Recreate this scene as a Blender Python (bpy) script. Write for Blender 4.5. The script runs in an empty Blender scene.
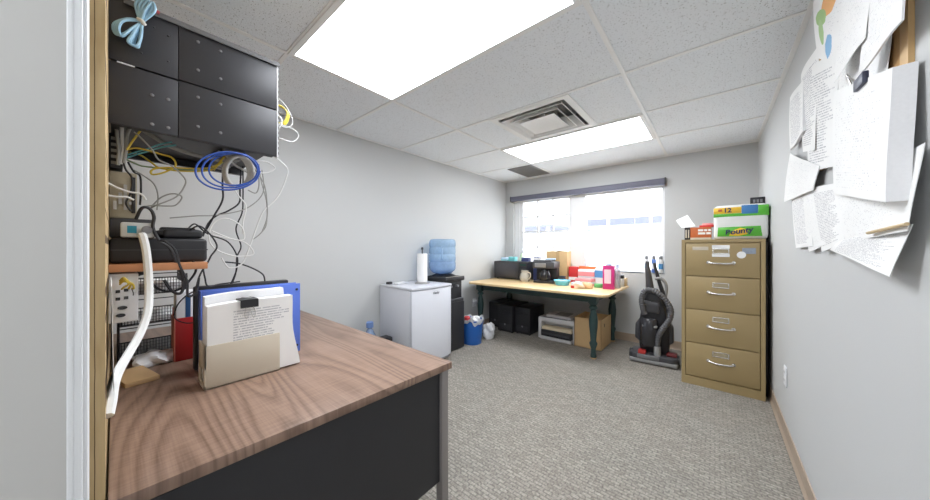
import bpy, bmesh, math, random
from mathutils import Vector, Matrix
random.seed(7)
SC = bpy.context.scene
COL = SC.collection
PI = math.pi

# ------------------------------------------------------------------ camera, sky, exposure
CAM_Z = 1.283
cam_d = bpy.data.cameras.new('camera'); cam = bpy.data.objects.new('camera', cam_d); COL.objects.link(cam)
cam_d.sensor_width = 36.0; cam_d.lens = 296.0/930.0*36.0; cam_d.shift_y = -3.0/930.0; cam_d.clip_start = 0.01
cam.location = (0, 0, CAM_Z); cam.rotation_euler = (PI/2, 0, math.atan2(.645, .764))
SC.camera = cam
world = bpy.data.worlds.new('overcast_sky'); SC.world = world; world.use_nodes = True
bg = world.node_tree.nodes['Background']; bg.inputs[0].default_value = (.90, .95, 1, 1); bg.inputs[1].default_value = 3.5
SC.view_settings.view_transform = 'Standard'; SC.view_settings.look = 'None'; SC.view_settings.gamma = 1
SC.view_settings.use_curve_mapping = False; SC.view_settings.exposure = 1.13
PANEL_STRENGTH = 6.0

# ------------------------------------------------------------------ helpers
def at(u, v, X=None, Y=None, Z=None):
    """world point seen at photo pixel (u, v) on the plane X=, Y= or Z="""
    a = (u-465)/296.0; r = (.764*a-.645, .645*a+.764, (247-v)/296.0)
    s = X/r[0] if X is not None else Y/r[1] if Y is not None else (Z-CAM_Z)/r[2]
    return Vector((r[0]*s, r[1]*s, CAM_Z+r[2]*s))

def lin(c):
    return tuple((x/255/12.92 if x/255 <= .04045 else ((x/255+.055)/1.055)**2.4) for x in c)

MATS = {}
def mat(name, rgb, rough=.5, metal=0., var=.05, scale=12., bump=0., bscale=60., emit=0., trans=0., coat=0.):
    if name in MATS: return MATS[name]
    m = bpy.data.materials.new(name); m.use_nodes = True; nt = m.node_tree; N = nt.nodes; Lk = nt.links
    b = N['Principled BSDF']; c = lin(rgb)
    b.inputs['Roughness'].default_value = rough; b.inputs['Metallic'].default_value = metal
    tc = N.new('ShaderNodeTexCoord'); no = N.new('ShaderNodeTexNoise'); no.inputs['Scale'].default_value = scale; no.inputs['Detail'].default_value = 4
    Lk.new(tc.outputs['Object'], no.inputs['Vector'])
    mx = N.new('ShaderNodeMix'); mx.data_type = 'RGBA'
    mx.inputs[6].default_value = (*[x*(1-var) for x in c], 1); mx.inputs[7].default_value = (*[min(1, x*(1+var)) for x in c], 1)
    Lk.new(no.outputs['Fac'], mx.inputs[0]); Lk.new(mx.outputs[2], b.inputs['Base Color'])
    if coat: b.inputs['Coat Weight'].default_value = coat
    if trans: b.inputs['Transmission Weight'].default_value = trans
    if emit:
        Lk.new(mx.outputs[2], b.inputs['Emission Color']); b.inputs['Emission Strength'].default_value = emit
    if bump:
        n2 = N.new('ShaderNodeTexNoise'); n2.inputs['Scale'].default_value = bscale; n2.inputs['Detail'].default_value = 3
        Lk.new(tc.outputs['Object'], n2.inputs['Vector'])
        bp = N.new('ShaderNodeBump'); bp.inputs['Strength'].default_value = bump; bp.inputs['Distance'].default_value = .01
        Lk.new(n2.outputs['Fac'], bp.inputs['Height']); Lk.new(bp.outputs['Normal'], b.inputs['Normal'])
    MATS[name] = m
    return m

class G:
    """tiny node-graph writer"""
    def __init__(s, name):
        s.m = bpy.data.materials.new(name); s.m.use_nodes = True; s.t = s.m.node_tree; s.b = s.t.nodes['Principled BSDF']
        s.tc = s.t.nodes.new('ShaderNodeTexCoord'); MATS[name] = s.m
    def n(s, kind, **kw):
        nd = s.t.nodes.new(kind)
        for k, v in kw.items(): setattr(nd, k, v)
        return nd
    def l(s, a, b): s.t.links.new(a, b)
    def math(s, op, a, b=None, c=None):
        nd = s.n('ShaderNodeMath', operation=op)
        for i, x in enumerate((a, b, c)):
            if x is None: continue
            if isinstance(x, (int, float)): nd.inputs[i].default_value = x
            else: s.l(x, nd.inputs[i])
        return nd.outputs[0]
    def mapv(s, src, scale, loc=(0, 0, 0)):
        nd = s.n('ShaderNodeMapping'); nd.inputs['Scale'].default_value = scale; nd.inputs['Location'].default_value = loc
        s.l(src, nd.inputs[0]); return nd.outputs[0]
    def noise(s, vec, scale=5., detail=2., rough=.5, dist=0.):
        nd = s.n('ShaderNodeTexNoise'); nd.inputs['Scale'].default_value = scale; nd.inputs['Detail'].default_value = detail
        nd.inputs['Roughness'].default_value = rough; nd.inputs['Distortion'].default_value = dist
        s.l(vec, nd.inputs['Vector']); return nd.outputs['Fac']
    def ramp(s, fac, stops):
        nd = s.n('ShaderNodeValToRGB'); e = nd.color_ramp.elements
        while len(e) < len(stops): e.new(.5)
        for x, (p, c) in zip(e, stops): x.position = p; x.color = (*lin(c), 1)
        s.l(fac, nd.inputs[0]); return nd.outputs[0]
    def mix(s, fac, a, b, blend='MIX'):
        nd = s.n('ShaderNodeMix', data_type='RGBA', blend_type=blend)
        for i, x in ((0, fac), (6, a), (7, b)):
            if isinstance(x, (int, float)): nd.inputs[i].default_value = x
            elif isinstance(x, tuple): nd.inputs[i].default_value = (*lin(x), 1)
            else: s.l(x, nd.inputs[i])
        return nd.outputs[2]
    def bump(s, h, strength=.3, dist=.005):
        nd = s.n('ShaderNodeBump'); nd.inputs['Strength'].default_value = strength; nd.inputs['Distance'].default_value = dist
        s.l(h, nd.inputs['Height']); s.l(nd.outputs[0], s.b.inputs['Normal'])
    def col(s, c): s.l(c, s.b.inputs['Base Color'])

class MB:
    def __init__(s): s.bm = bmesh.new(); s.mi = 0
    def _f(s, fs):
        for f in fs: f.material_index = s.mi
    def box(s, x0, y0, z0, x1, y1, z1, b=0., seg=2, M=None):
        t = bmesh.new(); bmesh.ops.create_cube(t, size=1)
        bmesh.ops.scale(t, vec=(abs(x1-x0), abs(y1-y0), abs(z1-z0)), verts=t.verts)
        if b: bmesh.ops.bevel(t, geom=t.edges[:], offset=min(b, .49*min(abs(x1-x0), abs(y1-y0), abs(z1-z0))), segments=seg, profile=.5, affect='EDGES')
        bmesh.ops.translate(t, vec=((x0+x1)/2, (y0+y1)/2, (z0+z1)/2), verts=t.verts)
        return s.add(t, M)
    def add(s, t, M=None):
        if M is not None: t.transform(M)
        vm = {v: s.bm.verts.new(v.co) for v in t.verts}; fs = []
        for f in t.faces:
            try: fs.append(s.bm.faces.new([vm[v] for v in f.verts]))
            except ValueError: pass
        s._f(fs); t.free(); return s
    def cyl(s, p0, p1, r0, r1=None, seg=20):
        p0 = Vector(p0); p1 = Vector(p1); d = p1-p0; t = bmesh.new()
        bmesh.ops.create_cone(t, cap_ends=True, segments=seg, radius1=r0, radius2=r0 if r1 is None else r1, depth=d.length)
        t.transform(Matrix.Translation((p0+p1)/2) @ d.to_track_quat('Z', 'Y').to_matrix().to_4x4()); return s.add(t)
    def lathe(s, prof, c=(0, 0, 0), seg=28, sq=False, M=None):
        t = bmesh.new(); rings = []
        for r, z in prof:
            ring = []
            for k in range(seg):
                a = 2*PI*k/seg; ring.append(t.verts.new((c[0]+max(r, 1e-4)*math.cos(a), c[1]+max(r, 1e-4)*math.sin(a), c[2]+z)))
            rings.append(ring)
        for a, b in zip(rings, rings[1:]):
            for k in range(seg): t.faces.new((a[k], a[(k+1) % seg], b[(k+1) % seg], b[k]))
        t.faces.new(list(reversed(rings[0]))); t.faces.new(rings[-1]); return s.add(t, M)
    def tube(s, pts, r, seg=8, n=6, closed=False, smooth=True, rf=None):
        P = [Vector(p) for p in pts]
        if smooth and len(P) > 2:
            Q = []; m = len(P); cnt = m if closed else m-1
            for i in range(cnt):
                if closed: p0, p1, p2, p3 = P[i-1], P[i], P[(i+1) % m], P[(i+2) % m]
                else: p0, p1, p2, p3 = P[max(i-1, 0)], P[i], P[i+1], P[min(i+2, m-1)]
                for k in range(n):
                    t = k/n
                    Q.append(.5*((2*p1)+(p2-p0)*t+(2*p0-5*p1+4*p2-p3)*t*t+(3*p1-p0-3*p2+p3)*t**3))
            if not closed: Q.append(P[-1])
            P = Q
        rings = []; nrm = None; L = len(P)
        for i, p in enumerate(P):
            d = (P[(i+1) % L]-P[i-1]) if closed else (P[min(i+1, L-1)]-P[max(i-1, 0)])
            if d.length < 1e-9: d = Vector((0, 0, 1))
            d.normalize()
            if nrm is None:
                nrm = d.orthogonal().normalized()
            nrm = nrm-d*nrm.dot(d)
            nrm = nrm.normalized() if nrm.length > 1e-6 else d.orthogonal().normalized()
            bn = d.cross(nrm); rr = r*(rf(i/(L-1)) if rf else 1)
            rings.append([s.bm.verts.new(p+nrm*rr*math.cos(2*PI*k/seg)+bn*rr*math.sin(2*PI*k/seg)) for k in range(seg)])
        fs = []
        pairs = list(zip(rings, rings[1:]))+([(rings[-1], rings[0])] if closed else [])
        for a, b in pairs:
            for k in range(seg): fs.append(s.bm.faces.new((a[k], a[(k+1) % seg], b[(k+1) % seg], b[k])))
        if not closed: fs.append(s.bm.faces.new(list(reversed(rings[0])))); fs.append(s.bm.faces.new(rings[-1]))
        s._f(fs); return s
    def prism(s, poly, axis, a, b, bev=0.):
        """closed polygon of 2-D points swept along axis 'x','y','z' from a to b"""
        def mk(p, w): return {'x': (w, p[0], p[1]), 'y': (p[0], w, p[1]), 'z': (p[0], p[1], w)}[axis]
        t = bmesh.new()
        A = [t.verts.new(mk(p, a)) for p in poly]; B = [t.verts.new(mk(p, b)) for p in poly]; n = len(poly)
        t.faces.new(A); t.faces.new(list(reversed(B)))
        for k in range(n): t.faces.new((A[k], B[k], B[(k+1) % n], A[(k+1) % n]))
        bmesh.ops.recalc_face_normals(t, faces=t.faces[:])
        if bev: bmesh.ops.bevel(t, geom=t.edges[:], offset=bev, segments=2, profile=.5, affect='EDGES')
        return s.add(t)
    def build(s, name, m, parent=None, loc=None, rz=0., smooth=True):
        bmesh.ops.recalc_face_normals(s.bm, faces=s.bm.faces[:])
        me = bpy.data.meshes.new(name); s.bm.to_mesh(me); s.bm.free()
        for x in (m if isinstance(m, (list, tuple)) else [m]): me.materials.append(x)
        if smooth:
            for p in me.polygons: p.use_smooth = True
            me.set_sharp_from_angle(angle=math.radians(38))
        o = bpy.data.objects.new(name, me); COL.objects.link(o)
        if parent: o.parent = parent
        if loc is not None: o.location = loc
        if rz: o.rotation_euler = (0, 0, rz)
        return o

def tag(o, label, cat, group=None, kind=None):
    o['label'] = label; o['category'] = cat
    if group: o['group'] = group
    if kind: o['kind'] = kind
    return o
def thing(name, label, cat, loc=(0, 0, 0), rz=0., group=None):
    o = bpy.data.objects.new(name, None); COL.objects.link(o); o.location = loc; o.rotation_euler = (0, 0, rz); o.empty_display_size = .1
    return tag(o, label, cat, group)
def struct(name, mb, m, parent=None):
    o = mb.build(name, m, parent, smooth=False); o['kind'] = 'structure'; return o
def B(x0, y0, z0, x1, y1, z1, b=0., seg=2): return MB().box(x0, y0, z0, x1, y1, z1, b, seg)
def text(name, s, size, m, parent, M, shear=0., ext=.0012, align='CENTER', bold=0.):
    cu = bpy.data.curves.new(name, 'FONT'); cu.body = s; cu.size = size; cu.extrude = ext; cu.shear = shear; cu.align_x = align; cu.align_y = 'CENTER'; cu.offset = bold
    t = bpy.data.objects.new(name, cu); COL.objects.link(t)
    bpy.context.view_layer.update()
    me = bpy.data.meshes.new_from_object(t.evaluated_get(bpy.context.evaluated_depsgraph_get()))
    bpy.data.objects.remove(t); me.transform(M); me.materials.clear(); me.materials.append(m)
    o = bpy.data.objects.new(name, me); COL.objects.link(o); o.parent = parent; return o
FRONT = Matrix.Rotation(PI/2, 4, 'X')                    # lettering that faces -Y
RIGHT = Matrix.Rotation(PI/2, 4, 'Z') @ Matrix.Rotation(PI/2, 4, 'X')   # lettering that faces +X

# ------------------------------------------------------------------ materials
def mk_carpet():
    g = G('carpet'); v = g.tc.outputs['Object']
    br = g.n('ShaderNodeTexBrick'); br.offset = .5
    g.l(g.mapv(v, (1, 1, 1)), br.inputs['Vector'])
    br.inputs['Scale'].default_value = 1; br.inputs['Brick Width'].default_value = .046; br.inputs['Row Height'].default_value = .023
    br.inputs['Mortar Size'].default_value = .005; br.inputs['Mortar Smooth'].default_value = .8; br.inputs['Bias'].default_value = 0
    br.inputs['Color1'].default_value = (*lin((184, 178, 167)), 1); br.inputs['Color2'].default_value = (*lin((114, 109, 101)), 1)
    br.inputs['Mortar'].default_value = (*lin((56, 53, 49)), 1)
    f = g.noise(v, 75, 3, .6); c = g.mix(.55, br.outputs['Color'], g.ramp(f, [(.3, (88, 84, 77)), (.52, (154, 148, 139)), (.72, (208, 202, 192))]), 'MIX')
    big = g.noise(v, 1.6, 3); c = g.mix(.25, c, g.ramp(big, [(.3, (152, 150, 144)), (.7, (166, 156, 146))]), 'MIX')
    g.col(c); g.b.inputs['Roughness'].default_value = .95
    g.bump(g.math('ADD', f, g.math('MULTIPLY', br.outputs['Fac'], -.7)), .5, .006); return g.m
def mk_tile():
    g = G('ceiling_tile'); v = g.tc.outputs['Object']
    sp = g.noise(v, 118, 2, .55); sp2 = g.noise(v, 60, 2, .6)
    c = g.ramp(sp, [(.29, (140, 138, 135)), (.375, (243, 246, 249)), (1, (246, 249, 252))])
    c = g.mix(.5, c, g.ramp(sp2, [(.28, (176, 174, 170)), (.36, (247, 249, 251)), (1, (250, 251, 252))]), 'MULTIPLY')
    g.col(c); g.b.inputs['Roughness'].default_value = .95; g.bump(sp, .4, .004); return g.m
def mk_walnut():
    g = G('walnut_laminate'); v = g.tc.outputs['Object']
    w = g.noise(g.mapv(v, (.33, 2.7, 1)), 1.25, 1.4, .4, .2)
    fr = g.math('FRACT', g.math('MULTIPLY', w, 25.0))
    base = g.ramp(fr, [(0, (88, 68, 55)), (.22, (122, 98, 83)), (.55, (150, 124, 107)), (.8, (140, 114, 97)), (1, (94, 72, 59))])
    st = g.noise(g.mapv(v, (5, 190, 5)), 1, 2, .6); c = g.mix(.25, base, g.ramp(st, [(.3, (112, 86, 72)), (.7, (176, 147, 129))]))
    rp = g.noise(g.mapv(v, (120, 9, 5)), 1, 1, .5); c = g.mix(.13, c, g.ramp(rp, [(.38, (112, 86, 72)), (.6, (176, 147, 129))]), 'MIX')
    bl = g.noise(g.mapv(v, (.9, 6, 1)), 1.2, 2); c = g.mix(.15, c, g.ramp(bl, [(.35, (112, 86, 73)), (.65, (170, 140, 123))]))
    g.col(c); g.b.inputs['Roughness'].default_value = .36; return g.m
def mk_maple():
    g = G('maple_top'); v = g.tc.outputs['Object']
    st = g.noise(g.mapv(v, (3, 45, 3)), 1, 3, .6); g.col(g.ramp(st, [(.3, (222, 188, 134)), (.7, (240, 214, 168))]))
    g.b.inputs['Roughness'].default_value = .4; return g.m
def mk_plywood():
    g = G('plywood'); v = g.tc.outputs['Object']
    st = g.noise(g.mapv(v, (10, 10, 2.2)), 2, 3, .6); c = g.ramp(st, [(.3, (176, 148, 104)), (.7, (208, 182, 138))])
    sp = g.n('ShaderNodeSeparateXYZ'); g.l(v, sp.inputs[0])
    wob = g.math('ADD', sp.outputs[1], g.math('MULTIPLY', g.noise(g.mapv(v, (0, 0, 14)), 1, 2), .003))
    ply = g.math('PINGPONG', g.math('ADD', wob, .0352), .0075)
    dark = g.math('LESS_THAN', ply, .0007)
    g.col(g.mix(dark, c, (92, 70, 44))); g.b.inputs['Roughness'].default_value = .8; return g.m
def mk_sheet(name, lines=26, density=.48, base=(250, 250, 249), ink=(150, 150, 156), m0=.09, m1=.92, w=30):
    g = G(name); uv = g.tc.outputs['UV']; sp = g.n('ShaderNodeSeparateXYZ'); g.l(uv, sp.inputs[0]); u, v = sp.outputs[0], sp.outputs[1]
    oi = g.n('ShaderNodeObjectInfo'); rnd = oi.outputs['Random']
    row = g.math('FLOOR', g.math('MULTIPLY', v, float(lines))); fr = g.math('FRACT', g.math('MULTIPLY', v, float(lines)))
    cx = g.n('ShaderNodeCombineXYZ'); g.l(g.math('MULTIPLY', u, float(w)), cx.inputs[0]); g.l(g.math('MULTIPLY', row, 7.3), cx.inputs[1]); g.l(g.math('MULTIPLY', rnd, 40.), cx.inputs[2])
    no = g.noise(cx.outputs[0], 1, 2, .7)
    cr = g.n('ShaderNodeCombineXYZ'); g.l(g.math('MULTIPLY', row, .61), cr.inputs[0]); g.l(g.math('MULTIPLY', rnd, 40.), cr.inputs[1])
    rown = g.noise(cr.outputs[0], 1, 1); end = g.math('ADD', g.math('MULTIPLY', rown, .9), .34)
    k = g.math('MULTIPLY', g.math('LESS_THAN', fr, .46), g.math('LESS_THAN', no, density+.06))
    k = g.math('MULTIPLY', k, g.math('GREATER_THAN', u, m0)); k = g.math('MULTIPLY', k, g.math('LESS_THAN', u, g.math('MINIMUM', end, m1)))
    k = g.math('MULTIPLY', k, g.math('GREATER_THAN', v, .07)); k = g.math('MULTIPLY', k, g.math('LESS_THAN', v, .90))
    pap = g.noise(g.tc.outputs['Object'], 9, 2); bc = g.mix(pap, tuple(x-6 for x in base), base)
    g.col(g.mix(k, bc, ink)); g.b.inputs['Roughness'].default_value = .85
    g.u, g.v, g.k, g.bc, g.ink = u, v, k, bc, ink
    return g
def mk_map():
    g = mk_sheet('map_sheet', 34, .34, ink=(205, 205, 208), w=60, m0=.62, m1=.97)
    c = g.mix(g.k, g.bc, g.ink)
    def ell(cx, cy, rx, ry, col, c, rot=0.):
        du = g.math('SUBTRACT', g.u, cx); dv = g.math('SUBTRACT', g.v, cy)
        ca, sa = math.cos(rot), math.sin(rot)
        x = g.math('DIVIDE', g.math('ADD', g.math('MULTIPLY', du, ca), g.math('MULTIPLY', dv, sa)), rx)
        y = g.math('DIVIDE', g.math('SUBTRACT', g.math('MULTIPLY', dv, ca), g.math('MULTIPLY', du, sa)), ry)
        n = g.math('MULTIPLY', g.noise(g.tc.outputs['UV'], 9, 2), .7)
        d = g.math('ADD', g.math('ADD', g.math('MULTIPLY', x, x), g.math('MULTIPLY', y, y)), n)
        return g.mix(g.math('LESS_THAN', d, 1.25), c, col)
    c = ell(.60, .80, .22, .17, (244, 186, 126), c, .5)
    c = ell(.36, .64, .20, .13, (168, 200, 140), c); c = ell(.36, .42, .10, .20, (176, 206, 150), c, .12)
    c = ell(.66, .22, .15, .17, (146, 190, 226), c, -.6)
    g.col(c); return g.m
def mk_glass(name, tint=(255, 255, 255), mixf=.06):
    m = bpy.data.materials.new(name); m.use_nodes = True; nt = m.node_tree; N = nt.nodes
    N.remove(N['Principled BSDF']); tr = N.new('ShaderNodeBsdfTransparent'); gl = N.new('ShaderNodeBsdfGlossy'); mx = N.new('ShaderNodeMixShader')
    tr.inputs[0].default_value = (*lin(tint), 1); gl.inputs['Roughness'].default_value = .05; mx.inputs[0].default_value = mixf
    no = N.new('ShaderNodeTexNoise'); no.inputs['Scale'].default_value = 3
    rp = N.new('ShaderNodeMapRange'); rp.inputs[3].default_value = mixf*.7; rp.inputs[4].default_value = mixf*1.3
    nt.links.new(no.outputs['Fac'], rp.inputs[0]); nt.links.new(rp.outputs[0], mx.inputs[0])
    nt.links.new(tr.outputs[0], mx.inputs[1]); nt.links.new(gl.outputs[0], mx.inputs[2]); nt.links.new(mx.outputs[0], N['Material Output'].inputs[0])
    MATS[name] = m; return m
def mk_clear(name, tint, body=.35, gloss=.1):
    """clear plastic: see-through tint, a little milky body and gloss"""
    m = bpy.data.materials.new(name); m.use_nodes = True; nt = m.node_tree; N = nt.nodes; b = N['Principled BSDF']
    b.inputs['Base Color'].default_value = (*lin(tint), 1); b.inputs['Roughness'].default_value = gloss
    tr = N.new('ShaderNodeBsdfTransparent'); tr.inputs[0].default_value = (*lin(tint), 1); mx = N.new('ShaderNodeMixShader')
    no = N.new('ShaderNodeTexNoise'); no.inputs['Scale'].default_value = 9; rp = N.new('ShaderNodeMapRange')
    rp.inputs[3].default_value = body*.8; rp.inputs[4].default_value = body*1.2
    nt.links.new(no.outputs['Fac'], rp.inputs[0]); nt.links.new(rp.outputs[0], mx.inputs[0])
    nt.links.new(tr.outputs[0], mx.inputs[1]); nt.links.new(b.outputs[0], mx.inputs[2]); nt.links.new(mx.outputs[0], N['Material Output'].inputs[0])
    MATS[name] = m; return m

CARPET = mk_carpet(); TILE = mk_tile(); WALNUT = mk_walnut(); MAPLE = mk_maple(); PLY = mk_plywood()
WALL = mat('wall_paint', (204, 205, 205), .75, var=.012, scale=2.5, bump=.06, bscale=220)
JAMB = mat('jamb_paint', (206, 204, 200), .6, var=.012)
WHITE = mat('white_paint', (238, 239, 240), .45, var=.02)
GRID = mat('grid_white', (242, 242, 241), .5, var=.01)
RUBBER = mat('cove_base', (176, 158, 140), .5, var=.05)
WPL = mat('white_plastic', (232, 233, 236), .4, var=.02)
FRIDGE = mat('fridge_enamel', (222, 224, 232), .32, var=.012, bump=.03, bscale=300)
BLK = mat('black_plastic', (40, 40, 44), .45, var=.12)
BLKM = mat('black_metal', (44, 44, 47), .5, .0, var=.1, bump=.02, bscale=150)
DGREY = mat('dark_grey_plastic', (66, 66, 70), .45, var=.08)
RACKM = mat('rack_black_steel', (62, 62, 66), .42, .15, var=.12, scale=5)
GREYP = mat('grey_plastic', (128, 128, 132), .45, var=.06)
STEEL = mat('brushed_steel', (186, 184, 182), .32, .85, var=.06)
CHROME = mat('chrome', (225, 224, 220), .22, .9, var=.04)
BEIGE = mat('beige_steel', (172, 150, 107), .42, var=.03, scale=4)
BEIGED = mat('beige_steel_gap', (92, 78, 55), .6, var=.05)
CREAM = mat('cream_plastic', (212, 202, 184), .5, var=.02)
BLUEB = mat('binder_blue', (92, 122, 212), .38, var=.03)
BUCK = mat('bucket_blue', (40, 104, 190), .4, var=.04)
RED = mat('red_plastic', (170, 32, 36), .4, var=.08)
SALMON = mat('pale_red_card', (204, 120, 104), .6, var=.05)
CARD = mat('cardboard', (205, 172, 126), .8, var=.06, scale=20)
CARDIN = mat('cardboard_inside', (176, 134, 96), .85, var=.06)
GREEN = mat('green_table_paint', (44, 68, 68), .4, var=.08)
PAPER = mat('plain_paper', (248, 248, 248), .85, var=.015)
STACK = mat('page_edges', (242, 242, 244), .9, var=.05, scale=160)
BLIND = mat('blind_cassette', (106, 106, 122), .5, var=.04)
BOTTLE = mk_clear('water_bottle_blue', (202, 224, 243), .36, .08)
CLEAR = mk_clear('clear_plastic', (226, 228, 230), .3, .1)
CLEARB = mk_clear('pale_blue_bottle', (186, 206, 236), .5, .12)
GLASS = mk_glass('window_glass')
SHEET = mk_sheet('printed_sheet', 42, .46, ink=(186, 186, 191), w=70); SHEET.col; SHEET.col(SHEET.mix(SHEET.k, SHEET.bc, SHEET.ink)); SHEET = SHEET.m
FAINT = mk_sheet('faint_printed_sheet', 44, .34, ink=(212, 212, 215), w=70); FAINT.col(FAINT.mix(FAINT.k, FAINT.bc, FAINT.ink)); FAINT = FAINT.m
MAPS = mk_map()
KW = mat('cable_white', (226, 226, 224), .45); KG = mat('cable_grey', (150, 150, 146), .5); KB = mat('cable_black', (36, 36, 40), .5)
KY = mat('cable_yellow', (206, 180, 62), .5); KL = mat('cable_lemon', (232, 214, 84), .5); KBL = mat('cable_blue', (50, 88, 176), .45); KT = mat('cable_teal', (96, 168, 172), .5)
KLB = mat('cable_light_blue', (158, 200, 226), .45); KGR = mat('cable_pale_green', (150, 176, 120), .5)
LAMP = mat('lamp_diffuser', (246, 250, 255), .6, var=.003, emit=PANEL_STRENGTH)
FILL_LAMP = mat('fill_lamp_glow', (246, 250, 255), .6, var=.003, emit=PANEL_STRENGTH*.85)  # glow of the added fill lamp in the passage

# ------------------------------------------------------------------ the setting
XL, XR, YB, ZC, YF = -2.87, .364, 4.54, 2.44, -.0354
struct('floor', B(XL-.1, -1.75, -.08, 1.5, YB+.12, 0), CARPET)
GX = [XL-.02, -1.945, -.465, XR+.02]; GY = [YF-.01, .665, 1.42, 2.185, 2.935, 3.70, 4.46, YB+.02]
cl = MB()
V0 = (-1.565, 2.195, -.845, 2.925)                        # diffuser opening
def slab(x0, y0, x1, y1): cl.box(x0, y0, ZC, x1, y1, ZC+.02)
slab(XL-.1, YF-.01, V0[0], YB+.12); slab(V0[2], YF-.01, XR+.1, YB+.12); slab(V0[0], YF-.01, V0[2], V0[1]); slab(V0[0], V0[3], V0[2], YB+.12)
struct('ceiling', cl, TILE)
tb = MB()
for x in GX[1:-1]: tb.box(x-.013, YF, ZC-.006, x+.013, YB, ZC-.0005)
for y in GY[1:-1]:
    tb.box(XL, y-.012, ZC-.0055, XR, y+.012, ZC-.0004)
tb.box(XL, YB-.022, ZC-.006, XR, YB, ZC); tb.box(XL, YF, ZC-.006, XL+.022, YB, ZC); tb.box(XR-.022, YF, ZC-.006, XR, YB, ZC)
struct('trim_1', tb, GRID)
struct('wall_left', B(XL-.1, -.2, 0, XL, YB+.12, ZC+.02), WALL)
struct('wall_right', B(XR, -.2, 0, XR+.1, YB+.12, ZC+.02), WALL)
WX0, WX1, WZ0, WZ1 = -2.72, -.49, .945, 2.10
bw = MB(); bw.box(XL, YB, 0, WX0, YB+.14, ZC+.02); bw.box(WX1, YB, 0, XR, YB+.14, ZC+.02); bw.box(WX0, YB, 0, WX1, YB+.14, WZ0); bw.box(WX0, YB, WZ1, WX1, YB+.14, ZC+.02)
struct('wall_back', bw, WALL)
struct('wall_front', B(XL, -.2, 0, -.79, YF, ZC+.02), WALL)
dj = MB(); dj.box(-.79, -.2, 0, -.75, -.0436, ZC+.02)
struct('door_1', dj, JAMB)
dc = MB(); dc.box(-.7995, -.0436, 0, -.7505, -.0318, ZC, .002); dc.box(-.7995, -.034, 0, -.757, -.0268, ZC, .003); dc.box(-.765, -.047, 0, -.7485, -.0405, ZC, .002)
struct('trim_2', dc, WHITE)
# passage behind the doorway
hw = MB(); hw.box(-1.0, -1.75, 0, 1.4, -1.65, ZC+.02); hw.box(-1.1, -1.75, 0, -1.0, -.2, ZC+.02); hw.box(1.4, -1.75, 0, 1.5, -.2, ZC+.02); hw.box(XR+.1, -.3, 0, 1.5, -.2, ZC+.02)
struct('wall_passage', hw, WALL)
struct('trim_3', B(-1.1, -1.75, ZC, 1.5, YF-.01, ZC+.02), TILE)
def base(name, poly, axis, a, b): return struct(name, MB().prism(poly, axis, a, b), RUBBER)
base('baseboard_right', [(XR, 0), (XR-.016, 0), (XR-.006, .02), (XR-.005, .10), (XR, .103)], 'y', YF, YB)
base('baseboard_back', [(YB, 0), (YB-.016, 0), (YB-.006, .02), (YB-.005, .10), (YB, .103)], 'x', XL+.01, XR-.017)
base('baseboard_left', [(XL, 0), (XL+.016, 0), (XL+.006, .02), (XL+.005, .10), (XL, .103)], 'y', YF, YB)
# window: frame set into the wall, two sashes, glazing bars
wf = MB(); y0, y1 = YB+.05, YB+.12
wf.box(WX0, y0, WZ0, WX0+.10, y1, WZ1); wf.box(WX1-.035, y0, WZ0, WX1, y1, WZ1); wf.box(WX0+.10, y0, WZ0, WX1-.035, y1, WZ0+.035); wf.box(WX0+.10, y0, WZ1-.045, WX1-.035, y1, WZ1)
win = struct('window_1', wf, WHITE)
MXa, MXb = -1.70, -1.49
struct('mullion', B(MXa, y0-.012, WZ0, MXb, y1, WZ1, .004), WHITE, win)
sa = MB(); sa.box(WX0+.10, y0+.015, WZ0+.035, WX0+.16, y1-.01, WZ1-.045); sa.box(MXa-.05, y0+.015, WZ0+.035, MXa, y1-.01, WZ1-.045)
sa.box(WX0+.10, y0+.015, WZ0+.035, MXa, y1-.01, WZ0+.085); struct('sash_frame', sa, WHITE, win)
gb = MB()
for i in (1, 2): x = WX0+.16+(MXa-.05-WX0-.16)*i/3; gb.box(x-.013, y0+.03, WZ0+.05, x+.013, y0+.045, WZ1-.045)
for i in (1, 2, 3): z = WZ0+.08+(WZ1-.045-WZ0-.08)*i/4; gb.box(WX0+.15, y0+.032, z-.013, MXa-.04, y0+.043, z+.013)
struct('glazing_bars', gb, WHITE, win)
struct('pane', B(WX0+.15, y0+.05, WZ0+.05, MXa-.04, y0+.055, WZ1-.04), GLASS, win)
struct('pane', B(MXb, y0+.05, WZ0+.03, WX1-.03, y0+.055, WZ1-.04), GLASS, win)
g2 = MB()
for i in (1, 2): x = MXb+(WX1-.035-MXb)*i/3; g2.box(x-.004, y0+.034, WZ0+.03, x+.004, y0+.041, WZ1-.045)
for i in (1, 2): z = WZ0+(WZ1-WZ0)*i/3; g2.box(MXb, y0+.034, z-.004, WX1-.03, y0+.041, z+.004)
struct('glazing_bars', g2, WHITE, win)
struct('window_sill', B(WX0, YB, WZ0-.012, WX1, y0, WZ0+.002), WHITE, win)
bl = thing('roller_blind', 'rolled-up grey roller blind across the top of the window', 'blind', (0, YB, 0))
MB().box(WX0-.005, -.075, 2.075, WX1+.005, -.001, 2.155, .006).build('cassette', BLIND, bl)
MB().box(WX0-.02, -.08, 2.07, WX0-.005, -.0005, 2.16, .004).build('end_cap', DGREY, bl); MB().box(WX1+.005, -.08, 2.07, WX1+.02, -.0005, 2.16, .004).build('end_cap', DGREY, bl)
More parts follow.
